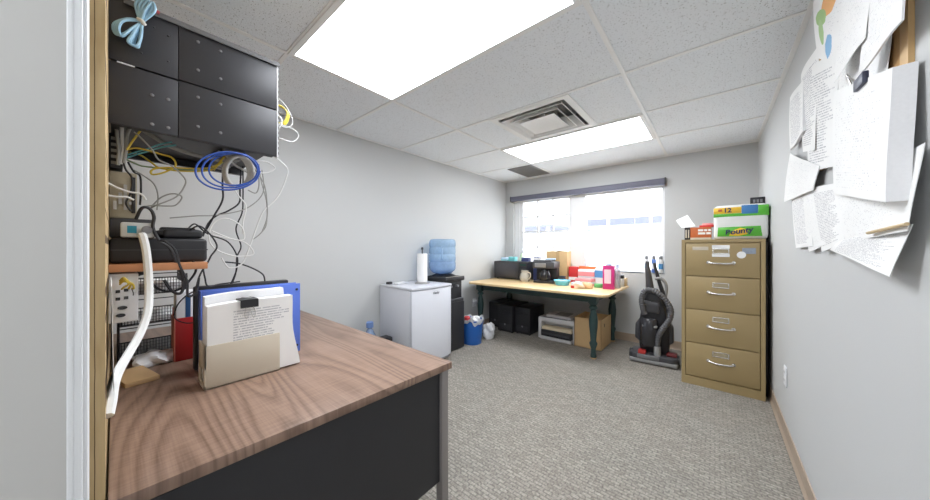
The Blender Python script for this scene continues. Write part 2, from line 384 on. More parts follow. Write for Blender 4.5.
# outside: pavement and the building over the way
OUTW = mat('pale_render', (236, 236, 236), .9, var=.02); OUTG = mat('pavement', (196, 197, 198), .9, var=.05); OUTB = mat('dull_blue_glazing', (98, 102, 126), .5, var=.05)
struct('ground', B(-30, YB+.2, -.3, 20, 40, -.2), OUTG)
hb = thing('neighbouring_building', 'white building with a band of blue-grey windows seen through the right pane', 'building', (0, 15, -.2))
MB().box(-13.0, 0, 0, 6, 6, 5.2).build('wall', OUTW, hb); MB().box(-13.4, -.5, 5.2, 6.4, 6.4, 5.5).build('roof_edge', OUTW, hb)
for i in range(5):
    x = -5.5+i*1.72; MB().box(x, -.04, 2.50, x+1.6, .02, 2.82).build('window', OUTB, hb)
cn = thing('canopy', 'flat white canopy edge outside beyond the left pane', 'canopy', (-8.2, 11, -.2))
MB().box(-3.6, -2, 2.14, 4.2, 2, 2.21).build('roof', OUTB, cn)
for x in (-3.4, 4.0): MB().cyl((x, -1.8, 0), (x, -1.8, 2.14), .05).build('post', OUTW, cn)

# ceiling fittings
def troffer(x0, y0, x1, y1, label):
    t = thing('ceiling_light', label, 'light', ((x0+x1)/2, (y0+y1)/2, ZC-.012), group=None); w, d = (x1-x0)/2, (y1-y0)/2
    f = MB()
    for a in ((-w, -d, w, -d+.03), (-w, d-.03, w, d), (-w, -d+.03, -w+.03, d-.03), (w-.03, -d+.03, w, d-.03)): f.box(a[0], a[1], 0, a[2], a[3], .0115)
    f.build('frame', GRID, t); MB().box(-w+.03, -d+.03, .002, w-.03, d-.03, .011).build('diffuser', LAMP, t)
troffer(-1.945, .665, -.478, 1.42, 'large bright ceiling light panel overhead at the top of the photo')
troffer(-1.945, 2.955, -.478, 3.70, 'smaller-looking ceiling light panel nearest the window, behind the air vent')
v = thing('air_diffuser', 'square white air vent with nested louvres in the ceiling', 'vent', ((V0[0]+V0[2])/2, (V0[1]+V0[3])/2, ZC))
def ring(s0, z0, s1, z1, th=.006):
    m = MB(); t = bmesh.new(); L = []
    for s, z in ((s0, z0), (s1, z1), (s1-th, z1), (s0-th, z0+.0)):
        L.append([t.verts.new((sx*s, sy*s, z)) for sx, sy in ((-1, -1), (1, -1), (1, 1), (-1, 1))])
    for i in range(4):
        a, b = L[i], L[(i+1) % 4]
        for k in range(4): t.faces.new((a[k], a[(k+1) % 4], b[(k+1) % 4], b[k]))
    return m.add(t)
fr = MB(); S = .362
for a in ((-S, -S, S, -S+.055), (-S, S-.055, S, S), (-S, -S+.055, -S+.055, S-.055), (S-.055, -S+.055, S, S-.055)): fr.box(a[0], a[1], -.009, a[2], a[3], 0)
fr.build('frame', GRID, v)
bx = MB(); t_ = .005
bx.box(-.36, -.36, .15, .36, .36, .155); bx.box(-.36, -.36, .0, -.35, .36, .15); bx.box(.35, -.36, .0, .36, .36, .15); bx.box(-.35, -.36, 0, .35, -.35, .15); bx.box(-.35, .35, 0, .35, .36, .15)
bx.build('plenum', mat('plenum_grey', (172, 172, 172), .6), v)
ring(.287, -.022, .205, .075).build('louvre', GRID, v); ring(.225, -.026, .15, .06).build('louvre', GRID, v)
ce = MB(); t = bmesh.new(); q = [t.verts.new((sx*.165, sy*.165, -.030)) for sx, sy in ((-1, -1), (1, -1), (1, 1), (-1, 1))]; ap = t.verts.new((0, 0, .035)); q2 = [t.verts.new((sx*.165, sy*.165, -.026)) for sx, sy in ((-1, -1), (1, -1), (1, 1), (-1, 1))]; ap2 = t.verts.new((0, 0, .042))
for k in range(4): t.faces.new((q[k], q[(k+1) % 4], ap)); t.faces.new((q2[k], ap2, q2[(k+1) % 4])); t.faces.new((q[k], q2[k], q2[(k+1) % 4], q[(k+1) % 4]))
ce.add(t); ce.box(-.006, -.006, .04, .006, .006, .15); ce.build('centre_louvre', GRID, v)
rg = thing('return_grille', 'grey return air grille in the ceiling corner by the window', 'vent', (-2.165, 4.08, ZC))
MB().box(-.19, -.31, -.010, .19, .31, -.0005).build('frame', mat('grille_grey', (128, 126, 124), .6), rg)
sl = MB()
for k in range(24): y = -.29+k*.025; sl.box(-.17, y, -.014, .17, y+.012, -.009)
sl.build('slats', MATS['grille_grey'], rg)

# ------------------------------------------------------------------ plywood backboard and the big desk
tag(MB().box(-2.86, 0, 0, -1.0, .0225, 2.43).build('plywood_board', PLY, loc=(0, -.0352, 0)), 'tall plywood backboard beside the white door trim carrying the rack', 'board')
DZ = .75
dk = thing('desk', 'long office desk with walnut laminate top and black end panel', 'desk', (-1.88, .5, 0))
DX0, DX1, DY0, DY1 = -.93, .945, -.509, .515
tp = MB(); tp.prism([(DX0, DY0), (DX1-.03, DY0), (DX1, DY1), (DX0, DY1)], 'z', DZ-.032, DZ, .003); tp.build('desktop', WALNUT, dk)
ep = MB(); ep.box(DX1-.045, DY0+.02, .21, DX1-.028, DY1-.055, DZ-.033); ep.build('end_panel', BLKM, dk)
MB().box(DX0+.03, DY0+.02, .21, DX0+.046, DY1-.055, DZ-.033).build('end_panel', BLKM, dk)
MB().box(DX0+.05, DY1-.16, .3, DX1-.05, DY1-.145, DZ-.033).build('modesty_panel', BLKM, dk)
for x in (DX0+.005, DX1-.05):
    for y in (DY0+.015, DY1-.055):
        l = MB(); l.box(x, y, 0.012, x+.04, y+.04, DZ-.033, .003); l.build('leg', mat('leg_grey', (146, 140, 138), .4, .2) if x > 0 else BLKM, dk); 
sk = MB(); sk.box(DX1-.05, DY1-.10, .21, DX1-.03, DY1-.054, DZ-.034, .003); sk.build('leg_sleeve', BLK, dk)

# paper sorter, papers, clip, binder, folder on the desk
so = thing('document_holder', 'cream plastic magazine holder lying at the front of the desk full of paper', 'file holder', (-1.50, .345, DZ))
pr = MB()
pr.box(.052, -.125, 0, .058, .118, .162, .001); pr.box(-.058, -.125, 0, -.052, .118, .162, .001)
pr.box(-.058, -.125, 0, .058, .118, .006, .001)
pr.box(-.058, -.131, .075, .058, -.125, .165, .001); pr.box(-.058, -.131, 0, .058, -.125, .016, .001); pr.box(-.058, -.131, 0, -.046, -.125, .165, .001); pr.box(.044, -.131, 0, .058, -.125, .165, .001)
pr.build('holder', CREAM, so)
def wavy_stack(x0, x1, y0, y1, z0, z1, flare, lean, seed):
    """upright ream whose far end flares out: x thickness, y width, z height"""
    rnd = random.Random(seed); m = MB(); t = bmesh.new(); NY, NZ = 12, 10; g = {}
    for s in (0, 1):
        for i in range(NY+1):
            for k in range(NZ+1):
                fy, fz = i/NY, k/NZ
                y = y0+(y1-y0)*fy+flare*fy*(1-fz)**2*(.35)+ .004*math.sin(7*fz+seed)*fy - .012*fz*fy
                x = (x1 if s else x0)+lean*fz*fz+(.008*math.sin(3*fy+seed)*fz)
                z = z0+(z1-z0)*fz+(.012*fy+.004*math.sin(5*fy))*fz
                g[s, i, k] = t.verts.new((x, y, z))
    for i in range(NY):
        for k in range(NZ):
            t.faces.new((g[0, i, k], g[0, i+1, k], g[0, i+1, k+1], g[0, i, k+1])); t.faces.new((g[1, i, k], g[1, i, k+1], g[1, i+1, k+1], g[1, i+1, k]))
    for i in range(NY):
        for k in (0, NZ): t.faces.new((g[0, i, k], g[1, i, k], g[1, i+1, k], g[0, i+1, k]))
    for k in range(NZ):
        for i in (0, NY): t.faces.new((g[0, i, k], g[0, i, k+1], g[1, i, k+1], g[1, i, k]))
    return m.add(t)
def uvproj(o, ua, va):
    me = o.data; uv = me.uv_layers.new(name='UVMap'); co = [v.co for v in me.vertices]
    us = [c[ua] for c in co]; vs = [c[va] for c in co]; u0, u1, v0, v1 = min(us), max(us), min(vs), max(vs)
    for l in me.loops:
        c = co[l.vertex_index]; uv.data[l.index].uv = ((c[ua]-u0)/(u1-u0), (c[va]-v0)/(v1-v0))
NOTE = mk_sheet('ruled_note_sheet', 30, .52, ink=(196, 196, 201), m0=.24, m1=.86, w=60); NOTE.col(NOTE.mix(NOTE.math('MULTIPLY', NOTE.k, NOTE.math('GREATER_THAN', NOTE.v, .5)), NOTE.bc, NOTE.ink)); NOTE = NOTE.m
ps = thing('paper_stack', 'thick clipped ream of white paper standing in the cream holder', 'paper', (-1.50, .345, DZ+.0065))
o = wavy_stack(-.004, .049, -.122,   .180, 0, .302, .055, .004, 1).build('pages', STACK, ps)
f_ = wavy_stack(.0492, .0502, -.122, .180, 0, .303, .055, .004, 1).build('front_page', NOTE, ps); uvproj(f_, 1, 2)
tag(wavy_stack(-.05, -.006, -.121, .165, 0, .332, .05, 0, 2).build('paper_stack', STACK, loc=(-1.50, .345, DZ+.0065)), 'second ream of white paper standing behind the clipped one in the holder', 'paper')
bc = thing('binder_clip', 'black binder clip on top of the paper ream in the cream holder', 'clip', (-1.468, .352, DZ+.3155))
cm = MB(); cm.prism([(-.034, .006), (.036, .006), (.037, -.026), (.0335, -.026), (.033, .0035), (-.031, .0035), (-.0315, -.026), (-.035, -.026)], 'y', -.03, .03)
cm.build('body', BLK, bc)
MB().tube([(.037, -.012, -.024), (.040, -.018, -.05), (.041, -.012, -.068), (.040, -.004, -.05), (.0375, 0, -.03), (.040, .004, -.05), (.041, .012, -.068), (.040, .018, -.05), (.037, .012, -.024)], .0012, 6).build('wire_handle', STEEL, bc)
MB().tube([(-.034, -.012, .006), (-.005, -.016, .012), (.02, -.008, .012), (.02, .008, .012), (-.005, .016, .012), (-.034, .012, .006)], .0012, 6).build('wire_handle', STEEL, bc)
bd = thing('ring_binder', 'blue plastic ring binder standing upright behind the paper ream', 'binder', (-1.655, .425, DZ))
MB().box(.024, -.19, .002, .030, .19, .348, .002).build('front_cover', BLUEB, bd); MB().box(-.030, -.19, .002, -.024, .19, .348, .002).build('back_cover', BLUEB, bd)
MB().box(-.030, -.195, .002, .030, -.190, .348, .002).build('spine', BLUEB, bd); MB().box(-.022, -.188, .004, .022, .17, .325).build('pages', STACK, bd)
for z in (.035, .318): MB().cyl((.0295, .173, z), (.0325, .173, z), .006, seg=14).build('rivet', BLK, bd)
tag(MB().box(-.018, -.205, 0, .018, .165, .362, .008).build('black_case', BLK, loc=(-1.725, .425, DZ)), 'black slim case standing upright behind the blue binder', 'case')
rf = thing('magazine_file', 'red magazine file with pale side standing between wire tray and binder', 'file holder', (-1.96, .222, DZ))
m = MB(); m.box(-.06, -.04, 0, .05, .046, .004); m.box(.046, -.04, 0, .05, .046, .20, .001); m.box(-.06, .042, 0, .05, .046, .20, .001); m.box(-.06, -.04, 0, -.056, .046, .24, .001); m.build('holder', RED, rf)
MB().box(-.06, -.044, 0, .0505, -.040, .205, .001).build('side_panel', SALMON, rf)
wd = thing('white_folder', 'white folder with a dark blue stripe standing in the red file', 'folder', (-1.965, .222, DZ+.0045))
MB().box(-.05, -.036, 0, .042, .034, .318, .003).build('cover', WPL, wd); MB().box(.0415, -.004, .02, .0435, .014, .30).build('stripe', mat('stripe_blue', (44, 84, 134), .5), wd)
# wire letter trays
tr = thing('wire_tray', 'black wire mesh letter tray stack beneath the wooden shelf', 'tray', (-2.20, .125, DZ))
for z in (.02, .17, .31):
    w = MB(); X0, X1, Y0, Y1 = -.20, .14, -.115, .115
    for zz in (z, z+.075): 
        w.tube([(X0, Y0, zz), (X1, Y0, zz), (X1, Y1, zz), (X0, Y1, zz)], .003, 5, closed=True, smooth=False)
    for k in range(24): 
        y = Y0+(Y1-Y0)*k/23; w.cyl((X1, y, z), (X1, y, z+.075), .0013, seg=5)
    for k in range(20): 
        x = X0+(X1-X0)*k/19; w.cyl((x, Y0, z), (x, Y0, z+.075), .0013, seg=5); w.cyl((x, Y1, z), (x, Y1, z+.075), .0013, seg=5)
    for k in range(4): w.cyl((X1, Y0, z+.015+k*.015), (X1, Y1, z+.015+k*.015), .0010, seg=5)
    w.box(X0, Y0, z-.002, X1, Y1, z+.001); w.build('tray', BLK, tr)
for x in (-.18, .135):
    for y in (-.113, .113): MB().cyl((x, y, 0), (x, y, .40), .004, seg=8).build('upright', BLK, tr)
tag(B(-.16, -.10, 0, .12, .10, .045).build('paper_stack', STACK, loc=(-2.20, .125, DZ+.3115)), 'white papers lying in the top wire tray under the shelf', 'paper')
tag(B(-.15, -.10, 0, .10, .09, .02).build('paper_stack', PAPER, loc=(-2.20, .125, DZ+.1715)), 'thin white papers lying in the middle wire tray', 'paper')
m = MB(); t = bmesh.new(); bmesh.ops.create_icosphere(t, subdivisions=3, radius=1)
for q in t.verts:
    n = q.co.copy(); k = 1+.16*math.sin(5*n.x+2*n.y)+.12*math.sin(7*n.y+3*n.z); q.co = Vector((n.x*.075*k, n.y*.075*k, max(-.02, n.z*.034*k)))
m.add(t); tag(m.build('crumpled_bag', WPL, loc=(-1.97, .125, DZ+.0205)), 'crumpled white bag on the desk before the red file', 'bag')
tag(B(-.10, -.045, 0, .10, .05, .018, .002).build('wood_offcut', mat('raw_pine', (206, 172, 126), .7), loc=(-1.80, .05, DZ), rz=.2), 'small pale wood offcut lying on the desk corner by the plywood', 'wood')

# ------------------------------------------------------------------ shelf with power gear
PY = -.0126
shf = thing('wall_shelf', 'narrow wooden shelf on the plywood holding the black battery unit', 'shelf', (-1.85, PY, 1.199))
MB().box(-.33, 0, 0, .35, .246, .026, .002).build('board', mat('shelf_wood', (190, 132, 92), .5, var=.08), shf)
m = MB(); m.prism([(0, 0), (.2, 0), (0, -.09)], 'x', -.2, -.185); m.build('bracket', DGREY, shf)
up = thing('battery_backup', 'long black battery backup unit lying on the wooden shelf', 'battery backup', (-1.74, .11, 1.2255))
MB().box(-.21, -.121, 0, .185, .131, .09, .012, 3).build('case', BLK, up); MB().box(-.20, -.118, .045, .187, .132, .049).build('seam', DGREY, up)
m = MB()
for k in range(9): m.box(-.12+k*.02, .1305, .02, -.11+k*.02, .1325, .04)
m.build('vent_slots', BLKM, up)
ra = thing('network_switch', 'black network box at the back on the battery unit', 'network box', (-1.64, .045, 1.316))
MB().box(-.10, -.056, 0, .045, .052, .068, .004).build('case', DGREY, ra); MB().box(.0455, -.03, .01, .047, .04, .022).build('port_row', BLK, ra)
tag(B(-.03, -.05, 0, .03, .05, .045, .005).build('power_brick', BLK, loc=(-1.665, .165, 1.316)), 'black square power brick standing behind the round adapter', 'power adapter')
gd = thing('surge_adapter', 'grey power adapter with teal label and thick white cord', 'power adapter', (-1.555, .05, 1.316))
MB().box(-.022, -.037, 0, .022, .042, .052, .006).build('case', mat('adapter_grey', (196, 198, 196), .4), gd); MB().box(.0215, -.022, .015, .0232, .0, .040).build('label', mat('teal_label', (34, 128, 150), .4), gd)
MB().cyl((.015, .024, .03), (.036, .024, .026), .013, seg=16).build('cord_socket', GREYP, gd)
ab = thing('power_adapter', 'black rounded power adapter lying on the right of the battery unit', 'power adapter', (-1.60, .155, 1.316))
m = MB(); m.box(-.028, -.038, 0, .028, .075, .036, .012, 3); m.build('case', BLK, ab); MB().cyl((0, -.062, .018), (0, -.036, .018), .009, .015, 14).build('plug', BLK, ab)
cb = thing('cable_box', 'beige wiring box with circuit cover on the plywood above the shelf', 'wiring box', (-1.72, PY, 1.385))
MB().box(-.11, 0, 0, .11, .066, .165, .004).build('case', mat('old_beige', (170, 160, 138), .6, var=.15, scale=30), cb)
m = MB()
for k in range(4): m.box(.1105, .010+.012*k, .03+.02*(k % 2), .115, .018+.012*k, .06+.03*(k % 3))
m.build('terminal', STEEL, cb)
MB().box(.1102, .052, .02, .116, .062, .15, .002).build('dark_edge_strip', BLK, cb)
pb = thing('punch_down_block', 'black wiring block on the plywood directly under the rack', 'wiring block', (-1.68, PY, 1.56))
MB().box(-.08, 0, 0, .08, .032, .12, .003).build('block', BLK, pb)
m = MB()
for k in range(5): m.box(.0805, .005, .012+k*.021, .084, .027, .022+k*.021)
m.build('pin_row', KG, pb)
ow = thing('patch_box', 'white wall-mounted patch box with ports below the wooden shelf', 'network box', (-1.63, PY, 1.03))
MB().box(-.12, 0, 0, .115, .066, .164, .004).build('case', WPL, ow)
m = MB()
for (y, z) in ((.02, .105), (.038, .108), (.02, .08), (.038, .082)): m.box(.1152, y-.005, z-.005, .117, y+.005, z+.005)
m.build('port', BLK, ow)
m = MB()
for (y, z) in ((.030, .05), (.026, .025)): m.lathe([(.003, 0), (.011, .0), (.011, .004), (.003, .004)], M=Matrix.Translation((.1165, y, z)) @ Matrix.Rotation(PI/2, 4, 'Y') @ Matrix.Scale(.55, 4, (1, 0, 0)))
m.build('cord_grip', BLK, ow)
MB().tube([(.116, .05, .112), (.118, .054, .098), (.118, .054, .088)], .0012, 6).build('latch_mark', BLK, ow)
for k, (dz, q) in enumerate(((.0, .030), (.006, .045), (-.006, .052))):
    tag(MB().tube([(-1.508, .012, 1.165+dz), (-1.478, .02, 1.176+dz), (-1.472, .03+.004*k, 1.162), (-1.49, q-.01, 1.150+dz), (-1.512, q-.014, 1.142)], .0028, 6).build('patch_cable', KY), ['uppermost short yellow lead on the white patch box', 'middle short yellow lead on the white patch box', 'lowest short yellow lead on the white patch box'][k], 'cable')
def sheet(name, c, th, m, label, cat='paper', bulge=(0, 0, 0), curl=0., uvflip=False, parent=None, back=None):
    """curved sheet or thin stack: corners TL, TR, BR, BL (front side), thickness th pushed along back"""
    TL, TR, BR, BL = [Vector(q) for q in c]; NU, NV = 12, 12; bk = Vector(back if back else (1, 0, 0)); bu = Vector(bulge)
    mb = MB(); t = bmesh.new(); gr = {}; uvl = {}
    for s in (0, 1):
        for i in range(NU+1):
            for k in range(NV+1):
                u, v = i/NU, k/NV
                p = TL*(1-u)*(1-v)+TR*u*(1-v)+BR*u*v+BL*(1-u)*v
                p = p+bu*math.sin(PI*u)*(.4+.6*math.sin(PI*v*.9))+Vector((-1, 0, 0))*curl*(v**2.5)*(.5+.5*u)+Vector((-.0035, 0, 0))*math.sin(5*u+3*v)
                gr[s, i, k] = t.verts.new(p+bk*(th if s else 0)); uvl[s, i, k] = (u, 1-v)
    lay = t.loops.layers.uv.new('UVMap'); inv = {vv: kk for kk, vv in gr.items()}
    fs = []
    for i in range(NU):
        for k in range(NV):
            fs.append(t.faces.new((gr[0, i, k], gr[0, i, k+1], gr[0, i+1, k+1], gr[0, i+1, k]))); f = t.faces.new((gr[1, i, k], gr[1, i+1, k], gr[1, i+1, k+1], gr[1, i, k+1])); f.material_index = 1
    for i in range(NU):
        for k in (0, NV): f = t.faces.new((gr[0, i, k], gr[0, i+1, k], gr[1, i+1, k], gr[1, i, k])); f.material_index = 1
    for k in range(NV):
        for i in (0, NU): f = t.faces.new((gr[0, i, k], gr[1, i, k], gr[1, i, k+1], gr[0, i, k+1])); f.material_index = 1
    bmesh.ops.recalc_face_normals(t, faces=t.faces[:])
    for f in t.faces:
        for l in f.loops: l[lay].uv = uvl[inv[l.vert]]
    me = bpy.data.meshes.new(name); t.to_mesh(me); t.free(); mb.bm.free()
    me.materials.append(m); me.materials.append(STACK if th > .004 else PAPER)
    for p in me.polygons: p.use_smooth = True
    me.set_sharp_from_angle(angle=math.radians(40))
    o = bpy.data.objects.new(name, me); COL.objects.link(o)
    if parent: o.parent = parent
    elif label: tag(o, label, cat)
    return o
sheet('paper_sheet', [(-1.14, -.004, 1.185), (-1.42, -.006, 1.19), (-1.42, -.006, .95), (-1.12, .0, .93)], .0012, PAPER, 'white sheet hanging on the plywood below the patch box', back=(0, -1, 0))

# ------------------------------------------------------------------ the rack and its cables
rk = thing('equipment_rack', 'black steel wall-mounted equipment rack hanging above the desk', 'rack', (-1.50, 0, 1.687))
RY1, RH = .470, .416
pn = [(-.0122, .150, .208, RH), (.152, RY1, .208+.002, RH), (-.0122, .150, 0, .203), (.152, RY1, 0, .206)]
SCR = [[(.06, .25), (.09, .75), (.125, .70), (.125, .26), (.035, .3)], [(.205, .80), (.272, .79), (.205, .28), (.272, .26)], [(.085, .62), (.125, .62), (.085, .12), (.125, .12)], [(.205, .80), (.272, .79), (.205, .26), (.272, .24)]]
for (a, b, c, d), sc in zip(pn, SCR):
    p = MB().box(-.012, a, c+.001, 0, b, d, .0015).build('side_panel', RACKM, rk)
    for y, f in sc:
        z = c+(d-c)*f; big = b > .2 or c == 0
        MB().lathe([(.0015, -.002), (.0055 if big else .003, 0), (.005 if big else .0025, .003), (.001, .0045)], seg=12, M=Matrix.Translation((0, y, z)) @ Matrix.Rotation(PI/2, 4, 'Y')).build('screw', GREYP if big else DGREY, p)
m = MB(); m.box(-.56, -.005, RH+.001, .006, RY1+.008, RH+.006); m.box(.004, .02, RH-.012, .008, RY1+.008, RH+.006); m.build('top_cover', mat('rack_lip_grey', (112, 112, 114), .45, .1), rk)
m = MB(); m.box(-.02, RY1+.0005, 0, -.001, RY1+.006, RH); m.build('mounting_rail', WPL, rk)
m = MB()
for k in range(18): z = .012+k*.023; m.box(-.013, RY1+.0055, z, -.0005, RY1+.0075, z+.011)
m.build('rail_slots', BLK, rk)
m = MB(); m.box(-.56, -.008, .003, -.55, RY1, RH); m.box(-.55, -.008, .0, -.012, .01, RH); m.box(-.55, RY1-.012, .04, -.02, RY1, RH); m.build('frame', BLKM, rk)
m = MB(); m.box(-.55, .01, .035, -.014, RY1-.012, .05); m.box(-.03, .01, 0, -.0125, RY1-.012, .03); m.box(-.555, .01, 0, -.53, RY1-.005, .03); m.build('bottom_tray', BLK, rk)
m = MB(); m.box(-.004, .005, .2035, .001, .045, .2075); m.build('gap_strip', WPL, rk)  # plain white strip in the gap between the left panels
m = MB()
for k in range(6): m.box(-.12-.06*k, .30+.02*(k % 2), -.012, -.085-.06*k, .37, .03)
m.build('rear_port_block', GREYP, rk)

def cable(mm, r, X, pts, label, cat='cable', name='cable', n=6, grp=None):
    P = []
    for q in pts:
        P.append(at(q[0], q[1], X=q[2] if len(q) > 2 else X))
    if 'lying on the desk' in label: P = [at(q[0], q[1], Z=.7535) for q in pts]
    o = MB().tube(P, r, 7, n).build(name, mm); return tag(o, label, cat, grp)
cable(KB, .0035, -1.62, [(223, 166), (222.5, 185), (222.5, 200), (214, 216), (206, 230, -1.63), (199, 236, -1.62)], 'black cord dropping from the rack to the battery unit')
cable(KB, .0035, -1.70, [(241, 168), (240, 191), (239, 203), (228, 211), (216, 216), (208, 224), (203, 236, -1.66)], 'black cord curving left below the clear cable coil')
cable(KB, .003, -1.74, [(243, 166), (243, 198), (242, 213), (236, 229), (241, 246), (237, 257), (236, 272), (232, 284)], 'black cord hanging from the rack right down to the binder')
cable(KB, .003, -1.66, [(188, 229, -1.60), (195, 224, -1.62), (205, 232), (213, 236), (228, 242), (237, 256), (236.5, 270), (231, 283.5, -1.70)], 'black cord running right from the round adapter')
cable(KB, .0035, -1.72, [(225, 262), (239, 263.6), (252, 268), (263, 274.6), (265, 283)], 'short black cord bending down onto the blue binder')
cable(KB, .003, -1.52, [(190, 230, -1.575), (199, 226, -1.55), (209, 233), (217, 246), (211, 256), (208, 262), (200, 275), (196, 289)], 'black cord looping around the end of the wooden shelf')
cable(KW, .0028, -1.60, [(213, 235), (226, 238), (243, 241.6), (252, 249), (252, 255), (235, 256), (217, 250), (209, 239), (213, 224), (226, 218.5), (241, 226), (244, 239), (232, 239), (212, 231)], 'white cable wound in a loose figure beside the shelf')
cable(KW, .003, -1.63, [(274, 156), (287, 168), (286, 179), (278, 196.6), (265.6, 209), (261, 216), (255, 232), (250, 246), (242, 263.6), (230, 268), (223.6, 261.4), (222, 258)], 'long white cable sweeping from the rack corner down to the left')
cable(KG, .0024, -1.72, [(259, 164), (261, 180), (266.5, 202), (266.5, 224), (260, 234), (252, 240)], 'thin grey cable hanging right of the black cords')
cable(KG, .0024, -1.68, [(262, 170), (263, 193), (246, 208.6), (217, 215), (195, 216, -1.66), (170, 218, -1.64)], 'thin grey cable running level from the right to the black box')
cable(KW, .0028, -1.66, [(256, 165), (258, 172), (266, 173), (273, 170.5), (274.6, 167), (267, 162), (258, 161)], 'small white cable loop below the rack corner')
cable(KG, .0026, -1.60, [(250, 162), (254, 168), (264, 184), (267, 202), (267, 218), (262, 232)], 'pale cable falling straight below the rack corner')
cable(KW, .0028, -1.64, [(231, 183), (238, 195), (246, 206), (243, 222), (243, 234)], 'white cable slanting down from the clear cable coil')
cable(KG, .0026, -1.60, [(248, 190), (256, 193), (259, 185), (258, 172), (254, 163)], 'small grey cable bight right of the blue coil')
# blue coil: three turns
P = []
for k in range(3*14+1):
    a = 2*PI*k/14; i = k/14
    cx, rx = 227-1.5*math.sin(i*2), 31-3.2*i+2; cy, ry = 171-.8*i, 19.5-1.5*i
    P.append(at(cx+2.2*i+rx*math.cos(a), cy+ry*math.sin(a)+.06*rx*math.cos(a)*0, X=-1.475-.012*i))
P.append(at(250, 158, X=-1.53)); P.append(at(243, 152, X=-1.60))
tag(MB().tube(P, .0034, 8, 3).build('cable_coil', KBL), 'blue network cable coiled in three wide turns under the rack', 'cable')
m = MB(); P = []
for k in range(6*12+1):
    a = 2*PI*k/12; i = k/12
    P.append(at(238+14*math.cos(a)*(1-.02*i)-1.0*i+3, 172+15.5*math.sin(a), X=-1.52-.012*i))
P.append(at(228, 160, X=-1.60)); P.append(at(228, 154, X=-1.62))
tag(m.tube(P, .0048, 7, 2).build('cable_coil', mat('milky_cable', (206, 206, 204), .25, var=.03)), 'whitish clear cable coil hanging inside the blue coil', 'cable')
cable(KY, .0032, -1.60, [(126, 150), (135, 148), (145, 149.6), (160, 154), (172, 157.7), (175.6, 165.8), (165, 172), (153, 174.5), (151, 171), (157, 168.3), (172, 167.6), (190, 168.5), (208, 168), (218, 164, -1.62), (226, 154)], 'yellow cable with a bent loop under the rack middle')
cable(KY, .0032, -1.66, [(126, 152), (140, 155), (152, 163), (160, 168), (180, 171), (205, 171), (216, 167), (230, 154)], 'lower yellow cable running along the rack underside')
cable(KY, .0032, -1.56, [(127, 150), (132, 142), (140, 131), (141, 129)], 'short yellow cable rising into the rack at left')
cable(KY, .003, -1.70, [(214, 170), (222, 160), (231, 152, -1.74)], 'short yellow cable end crossing the blue coil')
cable(KG, .0026, -1.55, [(134, 132), (140, 137), (152, 149.6), (159, 160), (172, 166), (184.6, 178), (184.6, 186), (176, 197), (157, 205), (149, 209, -1.6)], 'long grey cable curling from the rack towards the black box')
cable(KG, .0026, -1.62, [(144, 207), (152, 205.5), (166, 206), (176, 205), (182, 197), (173, 193.6), (162, 197), (154, 204), (150, 210)], 'grey cable loop lying above the black network box')
cable(KG, .0022, -1.66, [(134, 170), (144, 176), (154, 184), (158, 196), (157, 210)], 'thin grey cable arching right of the beige wiring box')
cable(KT, .003, -1.64, [(126, 155), (136, 152), (147, 149), (161, 144), (172, 142)], 'upper teal cable under the rack')
cable(KT, .003, -1.62, [(126, 158), (138, 154), (149, 151), (163, 147), (176, 145)], 'lower teal cable under the rack')
cable(KGR, .003, -1.70, [(126, 159), (134, 163), (145, 166.5), (172, 169), (197, 170), (214, 168), (228, 158, -1.75)], 'pale green cable sagging along the rack underside')
cable(KG, .009, -1.66, [(140, 128), (150, 134), (168, 145), (186, 152), (201, 156), (222, 160), (238, 160)], 'thick grey cable bundle running along the rack underside', 'cable')
cable(KG, .005, -1.575, [(116, 124), (117, 135), (119, 150), (118, 165)], 'leftmost thick grey cable from rack to wiring block')
cable(KW, .005, -1.58, [(122, 124), (122, 136), (123, 150), (121, 164)], 'middle thick pale cable from rack to wiring block')
cable(KG, .005, -1.575, [(131, 126), (127, 136), (126, 150), (124, 163)], 'right-hand thick grey cable from rack to wiring block')
cable(KB, .0028, -1.58, [(121, 150), (125, 168), (132, 178), (131, 192), (126, 203), (131, 211)], 'black cord bending over the front of the beige wiring box')
cable(KB, .003, -1.62, [(128, 162), (134, 172), (140, 176), (141, 190), (140, 205)], 'black cord down the right edge of the beige wiring box')
cable(KW, .0032, -1.56, [(106, 182), (118, 188), (130, 192), (141, 194), (146, 200)], 'upper white lead across the beige wiring box')
cable(KW, .0032, -1.56, [(107, 195), (118, 197), (127, 197), (134, 200)], 'lower white lead across the beige wiring box')
cable(KB, .005, -1.53, [(136, 219, -1.55), (142, 208), (150, 209), (154, 217), (153, 228), (160, 241), (170, 248), (176, 262), (184, 280), (181, 293), (172, 291), (164, 280)], 'thick black cord arching over the network box and falling past the shelf')
cable(KB, .004, -1.50, [(158, 240, -1.545), (166, 242), (175, 250), (180, 266), (187, 281), (188, 296), (196, 292), (199, 278)], 'black cord draped over the front of the battery unit')
cable(KB, .004, -1.54, [(150, 261), (152, 283), (165, 291), (180, 289), (190, 280), (196, 270), (193, 261)], 'black cord sagging in a loop under the wooden shelf')
cable(KB, .003, -1.70, [(147, 353), (152, 352), (158, 355), (164, 362)], 'thin black lead lying on the desk beside the crumpled bag')
cable(KB, .003, -1.60, [(203, 268), (205, 278), (208, 286), (220, 284, -1.69), (240, 281.5, -1.70)], 'black lead resting along the top of the binder')
cable(KB, .0028, -1.84, [(197, 290, -1.743), (186, 296, -1.80), (177, 306, -1.907), (175, 318, -1.907), (186, 323, -1.85), (197, 322, -1.743)], 'thin black lead looped in front of the red file')
